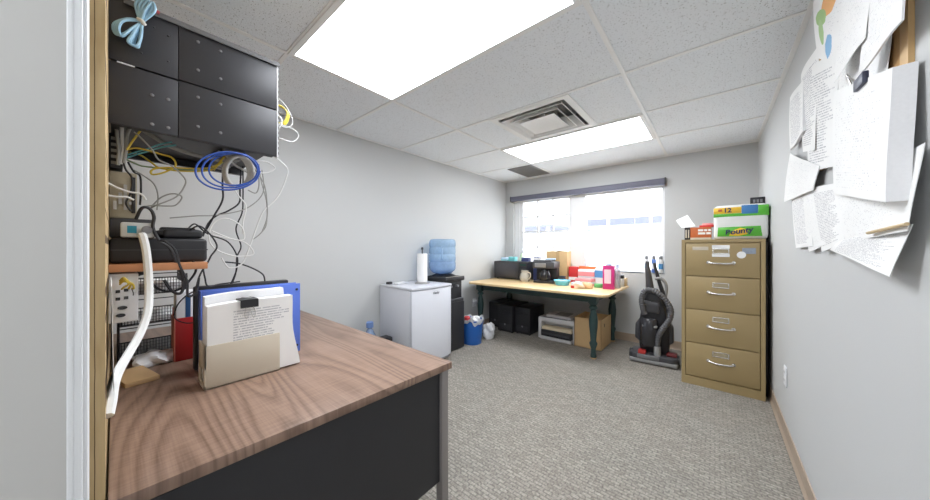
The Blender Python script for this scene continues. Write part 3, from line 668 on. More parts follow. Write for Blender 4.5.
# loops on the right end of the rack
cable(KW, .0028, -1.62, [(262, 90), (273, 93), (280, 100), (286, 106.6), (292, 118), (291.6, 125), (286, 127.6), (279, 125), (266, 121)], 'upper white cable loop sticking out of the rack end')
cable(KW, .0028, -1.64, [(262, 120), (273, 122), (282.5, 125), (294.4, 130), (298.6, 136), (293, 141.6), (283, 139.5), (266, 134)], 'lower white cable loop sticking out of the rack end')
P = []
for k in range(3*10+1):
    a = 2*PI*k/10; P.append(at(276+5*math.cos(a)+k*.05, 122+7*math.sin(a), X=-1.60-.002*k))
tag(MB().tube(P, .0024, 6, 2).build('cable_coil', KW), 'tight white cable coil tucked at the rack end', 'cable')
P = []
for k in range(4):
    P += [at(q[0]+k*.7, q[1]+k*.8, X=-1.66-.006*k) for q in ((273, 104), (279, 105), (284, 108), (287, 113.6), (284.6, 121), (280, 123), (274, 120))]
tag(MB().tube(P, .0028, 6, 3).build('cable_coil', KL), 'lemon yellow cable bundle sticking out of the rack end', 'cable')
# light blue tied cable at the top left of the rack
lb = thing('tied_cable', 'light blue network cable tied in a bow hanging on the rack front', 'cable', at(141, 22, X=-1.475))
o0 = lb.location
def px(u, v, X): return at(u, v, X=X)-o0
m = MB()
for k in range(4):
    d = k*1.2; X = -1.476+.004*k
    m.tube([px(141, 21, -1.475), px(128-d, 19+d*.4, X), px(114+d*1.3, 24+d, X+.004), px(116+d*1.6, 34+d*.6, X+.004), px(127+d, 33-d, X), px(141, 23, -1.475)], .0042, 7)
    m.tube([px(141, 21, -1.475), px(137-d, 33, X), px(134-d*1.6, 44-d*.6, X+.004), px(138-d*.4, 47-d*.3, X+.004), px(140+d*.2, 38, X), px(142, 23, -1.475)], .0042, 7)
    m.tube([px(141, 23, -1.475), px(137+d*2, 12, X), px(136+d*3.4, 3+d*.8, X), px(142+d*3, -1+d, X), px(146+d*2.3, 8+d, X), px(142, 22, -1.475)], .0042, 7)
m.build('cable_loops', KLB, lb)
MB().tube([px(138, 19, -1.47), px(142, 21, -1.463), px(144.5, 25, -1.47)], .006, 8).build('tie', KW, lb)
MB().tube([px(143, 15, -1.478), px(140, 4, -1.48), px(131, -4, -1.485), px(126, -12, -1.50)], .004, 7).build('lead', KLB, lb)
MB().tube([px(150, 11, -1.475), px(156, 11.5, -1.476), px(159, 13, -1.478)], .006, 8).build('red_plug', mat('plug_red', (172, 64, 66), .5), lb)
# thick white cord
cable(KW, .0112, -1.50, [(141.5, 234, -1.525), (144, 240, -1.515), (147, 256), (149, 285, -1.49), (148, 311, -1.46), (141, 332, -1.42), (131, 350, -1.36), (121, 367, -1.28), (115, 380, -1.22), (112, 392, -1.16), (110.5, 402, -1.12), (107.5, 416, -1.09)], 'thick white cord running from the grey adapter down to the desk edge')

# ------------------------------------------------------------------ left wall: fridge, towel, cooler, bin
fx0, fx1, fy0, fy1, FZ = -2.845, -2.28, 1.905, 2.475, .868
fg = thing('mini_fridge', 'white compact fridge standing against the left wall behind the desk', 'fridge', ((fx0+fx1)/2, (fy0+fy1)/2, 0))
hx, hy = (fx1-fx0)/2, (fy1-fy0)/2
MB().box(-hx, -hy, .03, hx-.055, hy, FZ-.022, .004).build('cabinet', FRIDGE, fg)
m = MB(); m.prism([(-hx-.004, -hy-.004), (hx-.05, -hy-.004)]+[(hx-.05+.062*math.sin(PI*(k/10)*.5+0)*1.0 if False else hx-.012+.022*math.sin(PI*k/10), -hy-.004+(2*hy+.008)*k/10) for k in range(11)]+[(-hx-.004, hy+.004)], 'z', FZ-.022, FZ, .003); m.build('top', FRIDGE, fg)
dpoly = [(hx-.05, -hy)]+[(hx-.018+.02*math.sin(PI*k/12), -hy+2*hy*k/12) for k in range(13)]+[(hx-.05, hy)]
MB().prism(dpoly, 'z', .07, FZ-.03, .003).build('door', FRIDGE, fg)
m = MB(); m.box(hx-.054, -hy+.01, .03, hx-.045, hy-.01, FZ-.025); m.build('door_seal', mat('seal_grey', (176, 178, 184), .6), fg)
for x in (-hx+.05, hx-.1):
    for y in (-hy+.05, hy-.05): MB().cyl((x, y, 0), (x, y, .031), .02).build('foot', BLK, fg)
LOGO = mat('badge_grey', (150, 152, 160), .3, .5)
text('badge', 'Danby', .034, LOGO, fg, Matrix.Translation((hx+.003, .03, .795)) @ RIGHT, .25, .0012, bold=.0006)
tag(B(-.035, -.09, 0, .035, .09, .022, .008).build('handset', WPL, loc=(-2.70, 2.08, FZ), rz=.25), 'white handset lying on the fridge top', 'phone')
tag(B(-.022, -.03, 0, .022, .03, .026, .005).build('small_box', DGREY, loc=(-2.78, 1.98, FZ), rz=.25), 'small dark box beside the handset on the fridge top', 'box')
tw = thing('paper_towel_holder', 'upright steel holder with a white paper towel roll on the fridge', 'paper towel', (-2.55, 2.265, FZ))
MB().lathe([(.086, 0), (.086, .01), (.02, .014), (.001, .014)]).build('base', STEEL, tw); MB().cyl((0, 0, .012), (0, 0, .385), .007).build('rod', DGREY, tw)
MB().lathe([(.001, .385), (.011, .385), (.013, .40), (.008, .412), (.001, .414)], seg=14).build('knob', DGREY, tw)
MB().lathe([(.022, .016), (.056, .016), (.058, .02), (.058, .336), (.056, .34), (.022, .34)], seg=32).build('paper_roll', mat('towel_white', (250, 250, 250), .9, bump=.2, bscale=150), tw)
wc = thing('water_cooler', 'black floor-standing water cooler between fridge and blue bucket', 'water cooler', (-2.645, 2.72, 0))
MB().box(-.195, -.17, .01, .195, .17, .60, .01).build('cabinet', BLK, wc); MB().box(-.195, -.17, .602, .15, .17, .86, .008).build('upper_body', BLK, wc)
MB().box(-.20, -.175, .86, .20, .175, .915, .014).build('top', BLKM, wc); MB().box(.15, -.15, .602, .20, .15, .64, .004).build('drip_tray', DGREY, wc)
for y in (-.06, .06): MB().cyl((.15, y, .80), (.19, y, .795), .014).build('tap', GREYP, wc)
MB().lathe([(.15, .915), (.15, .925), (.10, .945), (.07, .935), (.001, .935)], (-.01, 0, 0)).build('collar', BLK, wc)
MB().box(.185, -.165, .916, .20, .165, .921).build('front_trim', STEEL, wc)
wb = thing('water_bottle', 'large pale blue water bottle upside down on the black cooler', 'water bottle', (-2.655, 2.70, .936))
prf = [(.06, .0), (.075, .008), (.12, .02), (.155, .05), (.168, .08), (.168, .15), (.163, .158), (.163, .168), (.168, .176), (.168, .245), (.163, .253), (.163, .263), (.168, .271), (.168, .33), (.163, .338), (.163, .348), (.168, .356), (.168, .41), (.156, .438), (.14, .445), (.06, .44), (.001, .438)]
MB().lathe(prf, seg=36).build('shell', BOTTLE, wb)
MB().lathe([(.055, .004), (.11, .024), (.148, .054), (.157, .09), (.157, .17), (.001, .171)], seg=32).build('water', mk_clear('water', (196, 222, 245), .3, .05), wb)
MB().tube([(.12, -.135, .20), (.14, -.155, .22), (.14, -.155, .32), (.12, -.135, .34)], .012, 8).build('grip', BOTTLE, wb)
bu = thing('waste_bucket', 'blue plastic bucket with white liner bag beside the water cooler', 'bucket', (-2.49, 3.10, 0))
MB().lathe([(.001, .004), (.118, .0), (.122, .006), (.148, .30), (.156, .304), (.156, .318), (.146, .318), (.142, .30), (.116, .012), (.001, .012)], seg=36).build('bucket', BUCK, bu)
m = MB(); t = bmesh.new(); rings = []
for j, (r, z) in enumerate([(.05, .255), (.125, .27), (.145, .318), (.158, .328), (.166, .31), (.163, .285)]):
    ring = []
    for k in range(48):
        a = 2*PI*k/48; w = .006*j*math.sin(5*a+1)+.004*j*math.sin(11*a); ring.append(t.verts.new(((r+w*.35)*math.cos(a), (r+w*.35)*math.sin(a), z+(w*1.0 if j > 2 else .02*math.sin(4*a)*(j < 2)))))
    rings.append(ring)
for a, b in zip(rings, rings[1:]):
    for k in range(48): t.faces.new((a[k], a[(k+1) % 48], b[(k+1) % 48], b[k]))
t.faces.new(rings[0]); bmesh.ops.solidify(t, geom=t.faces[:], thickness=.002)
m.add(t); m.build('liner_bag', WPL, bu)
tag(MB().lathe([(.001, 0), (.03, .0), (.038, .02), (.04, .075), (.03, .085), (.001, .086)], seg=18).build('red_cup', mat('cup_red', (206, 70, 74), .5), loc=(-2.52, 3.03, .275)), 'red cup lying on top of the waste in the blue bucket', 'cup')
def blob(rx, ry, rz, seed, zmin=-9, amp=.12):
    m = MB(); t = bmesh.new(); bmesh.ops.create_icosphere(t, subdivisions=4, radius=1); R = random.Random(seed); ph = [R.uniform(0, 6) for _ in range(6)]
    for q in t.verts:
        n = q.co.copy(); k = 1+amp*math.sin(4*n.x+3*n.z+ph[0])+amp*.7*math.sin(6*n.y+4*n.z+ph[1])+amp*.4*math.sin(11*n.x-9*n.z+ph[2]); q.co = Vector((n.x*rx*k, n.y*ry*k, max(zmin, n.z*rz*k)))
    return m.add(t)
tag(blob(.06, .06, .05, 4).build('crumpled_paper', PAPER, loc=(-2.44, 3.13, .312)), 'crumpled white tissue with green marks on the blue bucket waste', 'paper')
tag(blob(.085, .085, .12, 9, -.10).build('plastic_bag', WPL, loc=(-2.43, 3.395, .1005)), 'white plastic bag lying on the carpet behind the blue bucket', 'bag')
def outlet(name, label, loc, rz, plugs=False):
    t = thing(name, label, 'outlet', loc, rz)
    MB().box(-.045, -.007, -.065, .045, -.0002, .065, .004).build('cover_plate', WPL, t)
    m = MB()
    for z in (-.027, .027): m.box(-.02, -.010, z-.018, .02, -.0065, z+.018, .004)
    m.build('socket', WHITE, t)
    m = MB()
    for z in (-.027, .027):
        for x in (-.008, .008): m.box(x-.0012, -.0105, z-.006, x+.0012, -.0095, z+.008)
    m.build('slot', BLK, t); return t
outlet('wall_outlet', 'white wall outlet low on the right wall near the filing cabinet', (XR, 2.895, .42), -PI/2)
outlet('wall_outlet', 'white wall outlet low on the left wall above the blue bucket', (XL, 3.62, .42), PI/2)
p = thing('plug_lead', 'white plug and lead in the left wall outlet', 'plug', (XL+.0105, 3.62, .45))
MB().box(0, -.016, -.015, .04, .016, .015, .005).build('plug', WPL, p); MB().tube([(.04, 0, 0), (.065, .01, -.02), (.07, .04, -.12), (.06, .09, -.30), (.04, .12, -.442)], .004, 7).build('lead', KW, p)
bt = thing('water_jug', 'small pale blue bottle on the carpet between desk and fridge', 'bottle', (-2.72, 1.70, 0))
MB().lathe([(.001, 0), (.058, .0), (.064, .01), (.064, .33), (.058, .37), (.03, .43), (.022, .44), (.022, .46), (.001, .46)], seg=24).build('body', CLEARB, bt); MB().lathe([(.001, .455), (.036, .455), (.036, .505), (.03, .512), (.001, .512)], seg=20).build('cap', mat('cap_blue', (120, 150, 206), .4), bt)
tag(MB().box(-.06, -.10, 0, .06, .10, .36, .02).build('black_bag', BLK, loc=(-2.60, 1.76, 0)), 'black bag on the floor between desk and fridge', 'bag')

# ------------------------------------------------------------------ work table and what stands on it
TX0, TX1, TY0, TY1, TZ = -2.80, -.87, 3.345, 4.47, .77
tbx, tby = (TX0+TX1)/2, (TY0+TY1)/2
tb = thing('work_table', 'long table with pale wood top and dark green turned legs under the window', 'table', (tbx, tby, 0))
hx, hy = (TX1-TX0)/2, (TY1-TY0)/2; cr = .10
poly = []
for cx, cy, a0 in ((hx-cr, -hy+cr, -PI/2), (hx-cr, hy-cr, 0), (-hx+cr, hy-cr, PI/2), (-hx+cr, -hy+cr, PI)):
    for k in range(7): a = a0+PI/2*k/6; poly.append((cx+cr*math.cos(a), cy+cr*math.sin(a)))
MB().prism(poly, 'z', TZ-.028, TZ, .004).build('tabletop', MAPLE, tb)
LX, LY0, LY1 = (-2.70-tbx, -1.07-tbx), 3.56-tby, 4.385-tby
m = MB()
for y in (LY0, LY1): m.box(LX[0], y-.012, TZ-.125, LX[1], y+.012, TZ-.029)
for x in LX: m.box(x-.012, LY0, TZ-.125, x+.012, LY1, TZ-.029)
m.build('apron', GREEN, tb)
lp = [(.030, .0), (.034, .015), (.028, .05), (.026, .10), (.042, .15), (.044, .165), (.030, .19), (.036, .26), (.046, .36), (.048, .42), (.040, .49), (.030, .53), (.028, .55), (.046, .565), (.046, .58), (.030, .60), (.046, .615), (.046, .63)]
for x in LX:
    for y in (LY0, LY1):
        m = MB(); m.lathe(lp, (x, y, .012), seg=20); m.box(x-.046, y-.046, .64, x+.046, y+.046, TZ-.029, .003); l = m.build('leg', GREEN, tb)
        MB().lathe([(.001, 0), (.03, 0), (.034, .006), (.034, .014), (.001, .014)], (x, y, 0), 16).build('foot_pad', mat('raw_pine', (206, 172, 126), .7), l)
# microwave
mw = thing('microwave', 'black microwave oven at the left end of the work table', 'microwave', (-2.47, 4.22, TZ))
MB().box(-.30, -.19, .012, .30, .19, .285, .006).build('case', BLK, mw); MB().box(-.295, -.205, .02, .16, -.190, .278, .005).build('door', BLKM, mw); MB().box(-.25, -.2075, .055, .115, -.2045, .245, .003).build('door_glass', mat('smoked_glass', (70, 70, 76), .12), mw)
MB().box(.165, -.203, .02, .296, -.19, .278, .004).build('control_panel', BLK, mw)
m = MB()
for i in range(3):
    for k in range(4): m.box(.185+i*.034, -.206, .06+k*.034, .21+i*.034, -.2025, .082+k*.034)
m.build('button', DGREY, mw); MB().box(.185, -.206, .225, .28, -.2025, .255).build('display', mat('display', (44, 70, 66), .2), mw)
for x in (-.26, .26):
    for y in (-.15, .15): MB().cyl((x, y, 0), (x, y, .013), .015, seg=12).build('foot', BLK, mw)
def sbox(name, m, loc, sx, sy, sz, label, cat='box', rz=0., stripe=None, b=.003):
    t = thing(name, label, cat, loc, rz); MB().box(-sx/2, -sy/2, 0, sx/2, sy/2, sz, b).build('carton', m, t)
    if stripe: MB().box(-sx/2-.0008, -sy/2-.0008, sz*stripe[1], sx/2+.0008, sy/2+.0008, sz*stripe[2]).build('printed_band', stripe[0], t)
    return t
TEAL = mat('teal_card', (120, 204, 206), .5); PALEB = mat('pale_blue_card', (196, 220, 240), .5); NAVY = mat('navy_card', (70, 80, 128), .5)
MZ = TZ+.2855
sbox('carton', PALEB, (-2.66, 4.20, MZ), .12, .10, .055, 'pale blue carton at the left on top of the microwave', stripe=(TEAL, .1, .4))
sbox('carton', TEAL, (-2.50, 4.17, MZ), .11, .10, .07, 'teal carton in the middle on top of the microwave')
sbox('carton', WPL, (-2.575, 4.30, MZ), .10, .08, .062, 'white carton behind the teal one on the microwave')
sbox('carton', NAVY, (-2.28, 4.20, MZ), .12, .10, .062, 'navy blue carton at the right end on top of the microwave')
ca = thing('coffee_carafe', 'clear glass carafe in front of the microwave', 'carafe', (-2.165, 3.955, TZ))
MB().lathe([(.001, .002), (.06, .0), (.078, .03), (.08, .065), (.066, .11), (.052, .135), (.058, .16), (.054, .162), (.048, .135), (.06, .11), (.074, .065), (.072, .03), (.055, .006), (.001, .006)], seg=28).build('glass', mk_clear('carafe_glass', (236, 232, 222), .42, .08), ca)
MB().tube([(.05, -.02, .14), (.10, -.035, .13), (.11, -.04, .08), (.075, -.03, .04)], .008, 8).build('handle', CREAM, ca)
cf = thing('coffee_maker', 'black coffee maker with chrome front beside the carafe', 'coffee maker', (-1.865, 4.03, TZ), .12)
MB().box(-.15, -.13, 0, .15, .15, .035, .008).build('base', BLK, cf); MB().box(-.15, .02, .035, .15, .15, .26, .008).build('column', BLK, cf); MB().box(-.155, -.14, .21, .155, .15, .305, .012).build('brew_head', DGREY, cf)
m = MB(); m.box(-.12, -.145, .225, .04, -.139, .285, .002); m.build('front_plate', STEEL, cf); MB().box(-.16, -.10, .305, .10, .14, .325, .008).build('lid', BLK, cf)
MB().lathe([(.001, .036), (.075, .036), (.085, .06), (.085, .12), (.06, .17), (.055, .19), (.001, .19)], (0, -.05, 0), 24).build('pot', mat('dark_pot', (40, 40, 44), .15), cf)
MB().tube([(.05, -.12, .17), (.06, -.17, .16), (.06, -.17, .10), (.05, -.13, .07)], .009, 8).build('pot_handle', BLK, cf)
sbox('tissue_carton', PALEB, (-1.83, 4.10, TZ+.326), .14, .10, .022, 'flat white and blue pack on top of the coffee maker', 'pack', .3)
sbox('carton', NAVY, (-2.10, 4.22, TZ), .09, .09, .36, 'tall navy and white carton between microwave and coffee maker', stripe=(WPL, .82, .97))
bxx = thing('cardboard_box', 'closed brown cardboard box at the back of the table against the window', 'box', (-1.83, 4.385, TZ))
MB().box(-.165, -.075, 0, .165, .075, .45, .002).build('carton', CARD, bxx); MB().box(-.005, -.0765, .30, .045, .077, .4515).build('packing_tape', mat('tape_tan', (190, 158, 112), .35), bxx); MB().box(.015, -.078, .448, .055, -.01, .462, .003).build('dark_clip', BLK, bxx)
REDC = mat('red_card', (206, 52, 52), .5); ORG = mat('orange_card', (224, 122, 70), .5); PINK = mat('pink_card', (236, 150, 150), .6); MAG = mat('magenta_card', (196, 40, 120), .45); SKY = mat('sky_card', (86, 150, 206), .5); LMINT = mat('mint_card', (206, 226, 226), .5)
sbox('carton', REDC, (-1.58, 4.36, TZ), .12, .12, .225, 'red carton right of the cardboard box at the table back', stripe=(WPL, .15, .35))
sbox('carton', ORG, (-1.385, 4.40, TZ), .26, .06, .235, 'flat orange-red carton at the back beside the red carton')
sbox('carton', WPL, (-1.36, 4.25, TZ), .22, .10, .20, 'white carton with a red band in front of the orange carton', stripe=(PINK, .55, .85))
sbox('carton', PINK, (-1.33, 4.075, TZ), .22, .13, .09, 'low pink carton in front of the white carton', stripe=(WPL, .3, .6), rz=-.15)
sbox('carton', mat('dark_card', (62, 66, 72), .5), (-1.67, 4.14, TZ), .08, .06, .10, 'small dark carton behind the blue dish')
bo = thing('blue_dish', 'light blue plastic dish on the table before the coffee maker', 'dish', (-1.575, 3.90, TZ))
MB().lathe([(.001, .0), (.08, 0), (.105, .058), (.112, .060), (.112, .066), (.098, .062), (.075, .012), (.001, .010)], seg=28).build('bowl', mat('dish_blue', (110, 202, 232), .4), bo); MB().lathe([(.001, .045), (.09, .045), (.09, .055), (.001, .055)], seg=24).build('contents', LMINT, bo)
sbox('wipes_pack', PALEB, (-1.39, 3.93, TZ), .13, .08, .05, 'pale blue soft pack right of the blue dish', 'pack', b=.015)
for k, (x, y, lab) in enumerate(((-1.30, 3.73, 'left cream crumpled wrapper near the table front'), (-1.21, 3.78, 'right tan crumpled wrapper near the table front'))):
    o = blob(.075, .05, .045, 20+k, -.03).build('crumpled_wrapper', mat('wrapper_cream', (240, 218, 196), .6) if k == 0 else mat('wrapper_tan', (226, 186, 140), .6), loc=(x, y, TZ+.0305)); tag(o, lab, 'wrapper')
tag(MB().lathe([(.001, 0), (.022, 0), (.024, .03), (.001, .032)], seg=14).build('small_tin', REDC, loc=(-1.36, 3.70, TZ)), 'small red round tin beside the cream wrapper', 'tin')
sbox('soap_refill', WPL, (-1.145, 4.20, TZ), .17, .09, .235, 'white pack with a sky blue label near the table right end', 'pack', b=.012, stripe=(SKY, .45, .85))
tag(MB().lathe([(.001, 0), (.05, 0), (.054, .01), (.05, .045), (.001, .048)], seg=20).build('green_lid', mat('lid_green', (96, 176, 112), .45), loc=(-1.13, 3.97, TZ)), 'green lid lying in front of the sky blue pack', 'lid')
mg = sbox('tall_carton', MAG, (-.99, 3.90, TZ), .125, .09, .285, 'tall magenta carton standing near the right end of the table', rz=.1)
MB().box(-.045, -.0465, .07, .03, -.0452, .24).build('front_label', mat('label_pink', (236, 206, 220), .5), mg); MB().box(-.03, -.03, .285, .03, .03, .312, .004).build('open_flap', PALEB, mg)
sp = thing('bottle', 'clear bottle with pale blue cap right behind the magenta carton', 'bottle', (-.93, 4.04, TZ))
MB().lathe([(.001, 0), (.035, 0), (.038, .01), (.038, .2), (.02, .24), (.018, .26), (.001, .26)], seg=20).build('body', CLEAR, sp); MB().lathe([(.001, .255), (.022, .255), (.022, .295), (.001, .297)], seg=16).build('cap', PALEB, sp)
jr = thing('jar', 'white jar with black lid at the right end of the table', 'jar', (-.945, 4.20, TZ))
MB().lathe([(.001, 0), (.055, 0), (.06, .01), (.06, .10), (.05, .115), (.001, .115)], seg=24).build('body', mat('jar_white', (226, 222, 214), .4), jr); MB().lathe([(.001, .112), (.058, .112), (.06, .118), (.06, .15), (.054, .155), (.001, .155)], seg=24).build('lid', BLK, jr)
sbox('wooden_box', mat('box_wood', (206, 176, 132), .6, var=.08), (-.945, 4.36, TZ), .11, .12, .10, 'small pale wooden box at the back right table corner')
# window sill bottles
SZ = WZ0+.002
for (u, v, body, capc, lab) in ((646.5, 255.5, WPL, GREYP, 'leftmost white spray can with grey cap on the sill behind the vacuum'), (653.8, 256, mat('can_blue', (96, 130, 200), .35), GREYP, 'blue spray can between the two white cans on the sill'), (660.6, 257, WPL, GREYP, 'rightmost white spray can with grey cap on the sill')):
    p = at(u, v, Y=YB+.02); c = thing('spray_can', lab, 'spray can', (p.x, YB+.022, SZ)); 
    MB().lathe([(.001, 0), (.025, 0), (.027, .006), (.027, .16), (.02, .178), (.001, .178)], seg=20).build('body', body, c); MB().lathe([(.001, .176), (.021, .176), (.021, .212), (.014, .222), (.001, .222)], seg=16).build('cap', capc, c)
    MB().lathe([(.0272, .05), (.0278, .05), (.0278, .12), (.0272, .12)], seg=20).build('label_band', SKY if body is WPL else WPL, c)
pl = thing('spray_bottle', 'pale green spray bottle on the window sill above the microwave', 'bottle', (-2.56, YB+.022, SZ))
MB().lathe([(.001, 0), (.045, 0), (.05, .012), (.05, .13), (.03, .19), (.016, .21), (.016, .23), (.001, .23)], seg=22).build('body', mat('pale_green', (206, 230, 196), .4), pl)
m = MB(); m.box(-.02, -.014, .228, .045, .014, .27, .006); m.cyl((.045, 0, .255), (.06, 0, .255), .007); m.build('trigger_head', WPL, pl)
tag(MB().lathe([(.001, 0), (.03, 0), (.032, .01), (.03, .15), (.012, .2), (.012, .24), (.001, .242)], seg=18).build('clear_bottle', CLEAR, loc=(-1.46, YB+.022, SZ)), 'clear bottle on the sill beside the window mullion', 'bottle')

# ------------------------------------------------------------------ under the table
def tower(x0, x1, y0, y1, h, label, rz=0.):
    t = thing('computer_tower', label, 'computer', ((x0+x1)/2, (y0+y1)/2, 0), rz); w, d = (x1-x0)/2, (y1-y0)/2
    MB().box(-w, -d+.012, .012, w, d, h, .004).build('case', BLK, t); MB().box(-w, -d, .016, w, -d+.0125, h-.002, .006).build('front_bezel', BLKM, t)
    m = MB(); m.box(-w+.02, -d-.003, h-.075, w-.02, -d+.001, h-.035, .002); m.box(-w+.02, -d-.003, h-.125, w-.02, -d+.001, h-.085, .002); m.build('drive_bay', BLK, t)
    MB().lathe([(.001, 0), (.014, 0), (.012, .004), (.001, .004)], M=Matrix.Translation((0, -d, h*.30)) @ Matrix.Rotation(PI/2, 4, 'X')).build('power_button', GREYP, t)
    m = MB()
    for k in range(7): m.box(-w+.03, -d-.0015, .05+k*.012, w-.03, -d+.001, .055+k*.012)
    m.build('vent_slots', DGREY, t)
    for x in (-w+.02, w-.02):
        for y in (-d+.04, d-.04): MB().box(x-.012, y-.012, 0, x+.012, y+.012, .013).build('foot', BLK, t)
tower(-2.80, -2.57, 3.92, 4.33, .40, 'leftmost black computer tower under the table')
tower(-2.54, -2.29, 3.79, 4.30, .405, 'middle black computer tower under the table')
tower(-2.275, -2.035, 3.85, 4.33, .395, 'right-hand black computer tower beside the printer under the table')
pn_ = thing('printer', 'pale grey printer with black paper tray under the table', 'printer', (-1.665, 4.08, 0))
PG = mat('printer_grey', (206, 204, 204), .45)
w, d = .255, .195
m = MB(); m.box(-w, -d+.06, .0, w, d, .10, .006); m.box(-w, -d, .0, -w+.05, d, .285, .01); m.box(w-.02, -d, .0, w, d, .285, .008); m.box(-w+.002, -d+.002, .235, w-.002, d-.002, .30, .012); m.box(-w, -d+.12, .1, w, d, .25); m.box(-w+.045, -d-.03, 0, w-.03, -d+.07, .045, .012)
m.build('body', PG, pn_)
MB().box(-w+.06, -d-.035, .05, w-.025, -d+.12, .135, .008).build('paper_tray', BLKM, pn_); MB().box(-w+.075, -d-.039, .075, w-.05, -d-.034, .105, .003).build('tray_front', DGREY, pn_); MB().box(-w+.065, -d-.015, .136, w-.03, -d+.115, .175, .004).build('loaded_paper', mat('buff_paper', (222, 206, 176), .8), pn_)
MB().box(-w+.10, -d+.05, .30, w-.06, d-.03, .335, .01).build('scanner_lid', PG, pn_); MB().box(-.05, -d+.09, .335, .14, d-.07, .338).build('glass_panel', GREYP, pn_); MB().box(-w+.03, -d+.005, .298, w-.1, -d+.045, .304).build('control_strip', GREYP, pn_)
ob = thing('open_box', 'open brown cardboard box on the carpet under the right table end', 'box', (-1.235, 4.09, 0))
m = MB(); w, d, h = .165, .225, .375
m.box(-w, -d, 0, w, -d+.006, h); m.box(-w, d-.006, 0, w, d, h-.01); m.box(-w, -d, 0, -w+.006, d, h); m.box(w-.006, -d, 0, w, d, h); m.box(-w, -d, 0, w, d, .006); m.build('carton', CARD, ob)
MB().box(-w+.007, -d+.007, .20, w-.007, d-.007, .206).build('inner_flaps', CARDIN, ob); MB().box(w, -.10, .27, w+.0015, -.07, .31).build('hand_hole', BEIGED, ob)
m = MB(); m.prism([(w-.012, h-.012), (w-.004, h-.002), (w-.12, h-.085), (w-.125, h-.09)], 'y', -d+.01, d-.01); m.build('folded_flap', CARDIN, ob)

# ------------------------------------------------------------------ vacuum cleaner
vc = thing('upright_vacuum', 'dark grey upright vacuum cleaner with ribbed hose beside the filing cabinet', 'vacuum', (-.525, 3.92, 0), .06)
DV = mat('vacuum_grey', (70, 70, 74), .4); VL = mat('vacuum_light_grey', (150, 150, 150), .4)
m = MB(); m.prism([(-.225, -.13), (-.18, -.155), (.18, -.155), (.225, -.13), (.225, .09), (.12, .16), (-.12, .16), (-.225, .09)], 'z', .022, .105, .018); m.build('floor_head', DV, vc)
MB().prism([(-.215, -.165), (.215, -.165), (.23, -.10), (-.23, -.10)], 'z', .012, .05, .008).build('bumper', VL, vc)
MB().box(-.15, -.166, .055, .06, -.15, .10, .006).build('head_window', mat('smoke_panel', (120, 120, 122), .15), vc); MB().box(-.14, -.15, .10, -.065, -.06, .135, .006).build('red_badge', mat('badge_red', (176, 48, 44), .4), vc)
for x in (-.235, .20): MB().cyl((x, -.02, .055), (x+.035, -.02, .055), .055, seg=24).build('wheel', BLK, vc)
m = MB(); m.prism([(-.12, .09), (-.14, .16), (-.135, .48), (-.11, .64), (-.06, .80), (.03, .82), (.085, .68), (.125, .52), (.145, .40), (.145, .14), (.10, .09)], 'y', -.05, .10, .025); m.build('body', BLK, vc)
MB().lathe([(.001, .0), (.072, 0), (.085, .02), (.085, .27), (.07, .30), (.001, .305)], (-.04, -.07, .19), 26).build('dust_bin', mat('bin_smoke', (58, 58, 62), .2), vc)
MB().box(-.10, -.14, .40, .04, -.05, .425, .008).build('bin_latch', VL, vc)
MB().box(-.10, -.075, .55, .06, -.03, .68, .02).build('shoulder', DV, vc)
for s in (-1, 1): MB().prism([(s*.135, .20), (s*.185, .24), (s*.18, .40), (s*.13, .48)], 'y', -.02, .09, .012).build('side_cover', DV, vc)
MB().tube([(-.035, .0, .70), (-.04, .0, .82), (-.045, -.005, .90), (-.055, -.01, 1.0), (-.062, -.01, 1.06), (-.06, -.01, 1.12)], .027, 12, rf=lambda t: 1.7-1.0*t).build('handle', DV, vc)
MB().tube([(.125, .05, .52), (.105, .05, .68), (.055, .05, .86), (.025, .05, .98), (.0, .05, 1.10)], .021, 12, rf=lambda t: 1.2-.5*t).build('wand', BLK, vc)
hp = [(-.085, -.07, .53), (-.10, -.085, .60), (-.11, -.09, .70), (-.085, -.09, .785), (-.02, -.09, .805), (.06, -.09, .765), (.125, -.09, .69), (.16, -.09, .60), (.145, -.09, .50), (.095, -.10, .41), (.055, -.11, .33), (.04, -.11, .23), (.04, -.11, .13)]
m = MB(); m.tube(hp, .028, 14, 16, rf=lambda t: 1+.10*math.sin(t*2*PI*46)); m.build('hose', mat('hose_grey', (92, 92, 95), .45), vc)
MB().cyl((.04, -.115, .10), (.04, -.11, .20), .034, seg=20).build('hose_socket', VL, vc)
MB().tube([(.10, .06, .70), (.115, .05, .80), (.105, .04, .88), (.06, .03, .93), (.01, .035, .92)], .016, 10).build('cord_bundle', VL, vc)
MB().box(.12, -.10, .105, .215, .02, .135, .01).build('rear_red_pedal', mat('dark_red', (110, 40, 44), .4), vc)

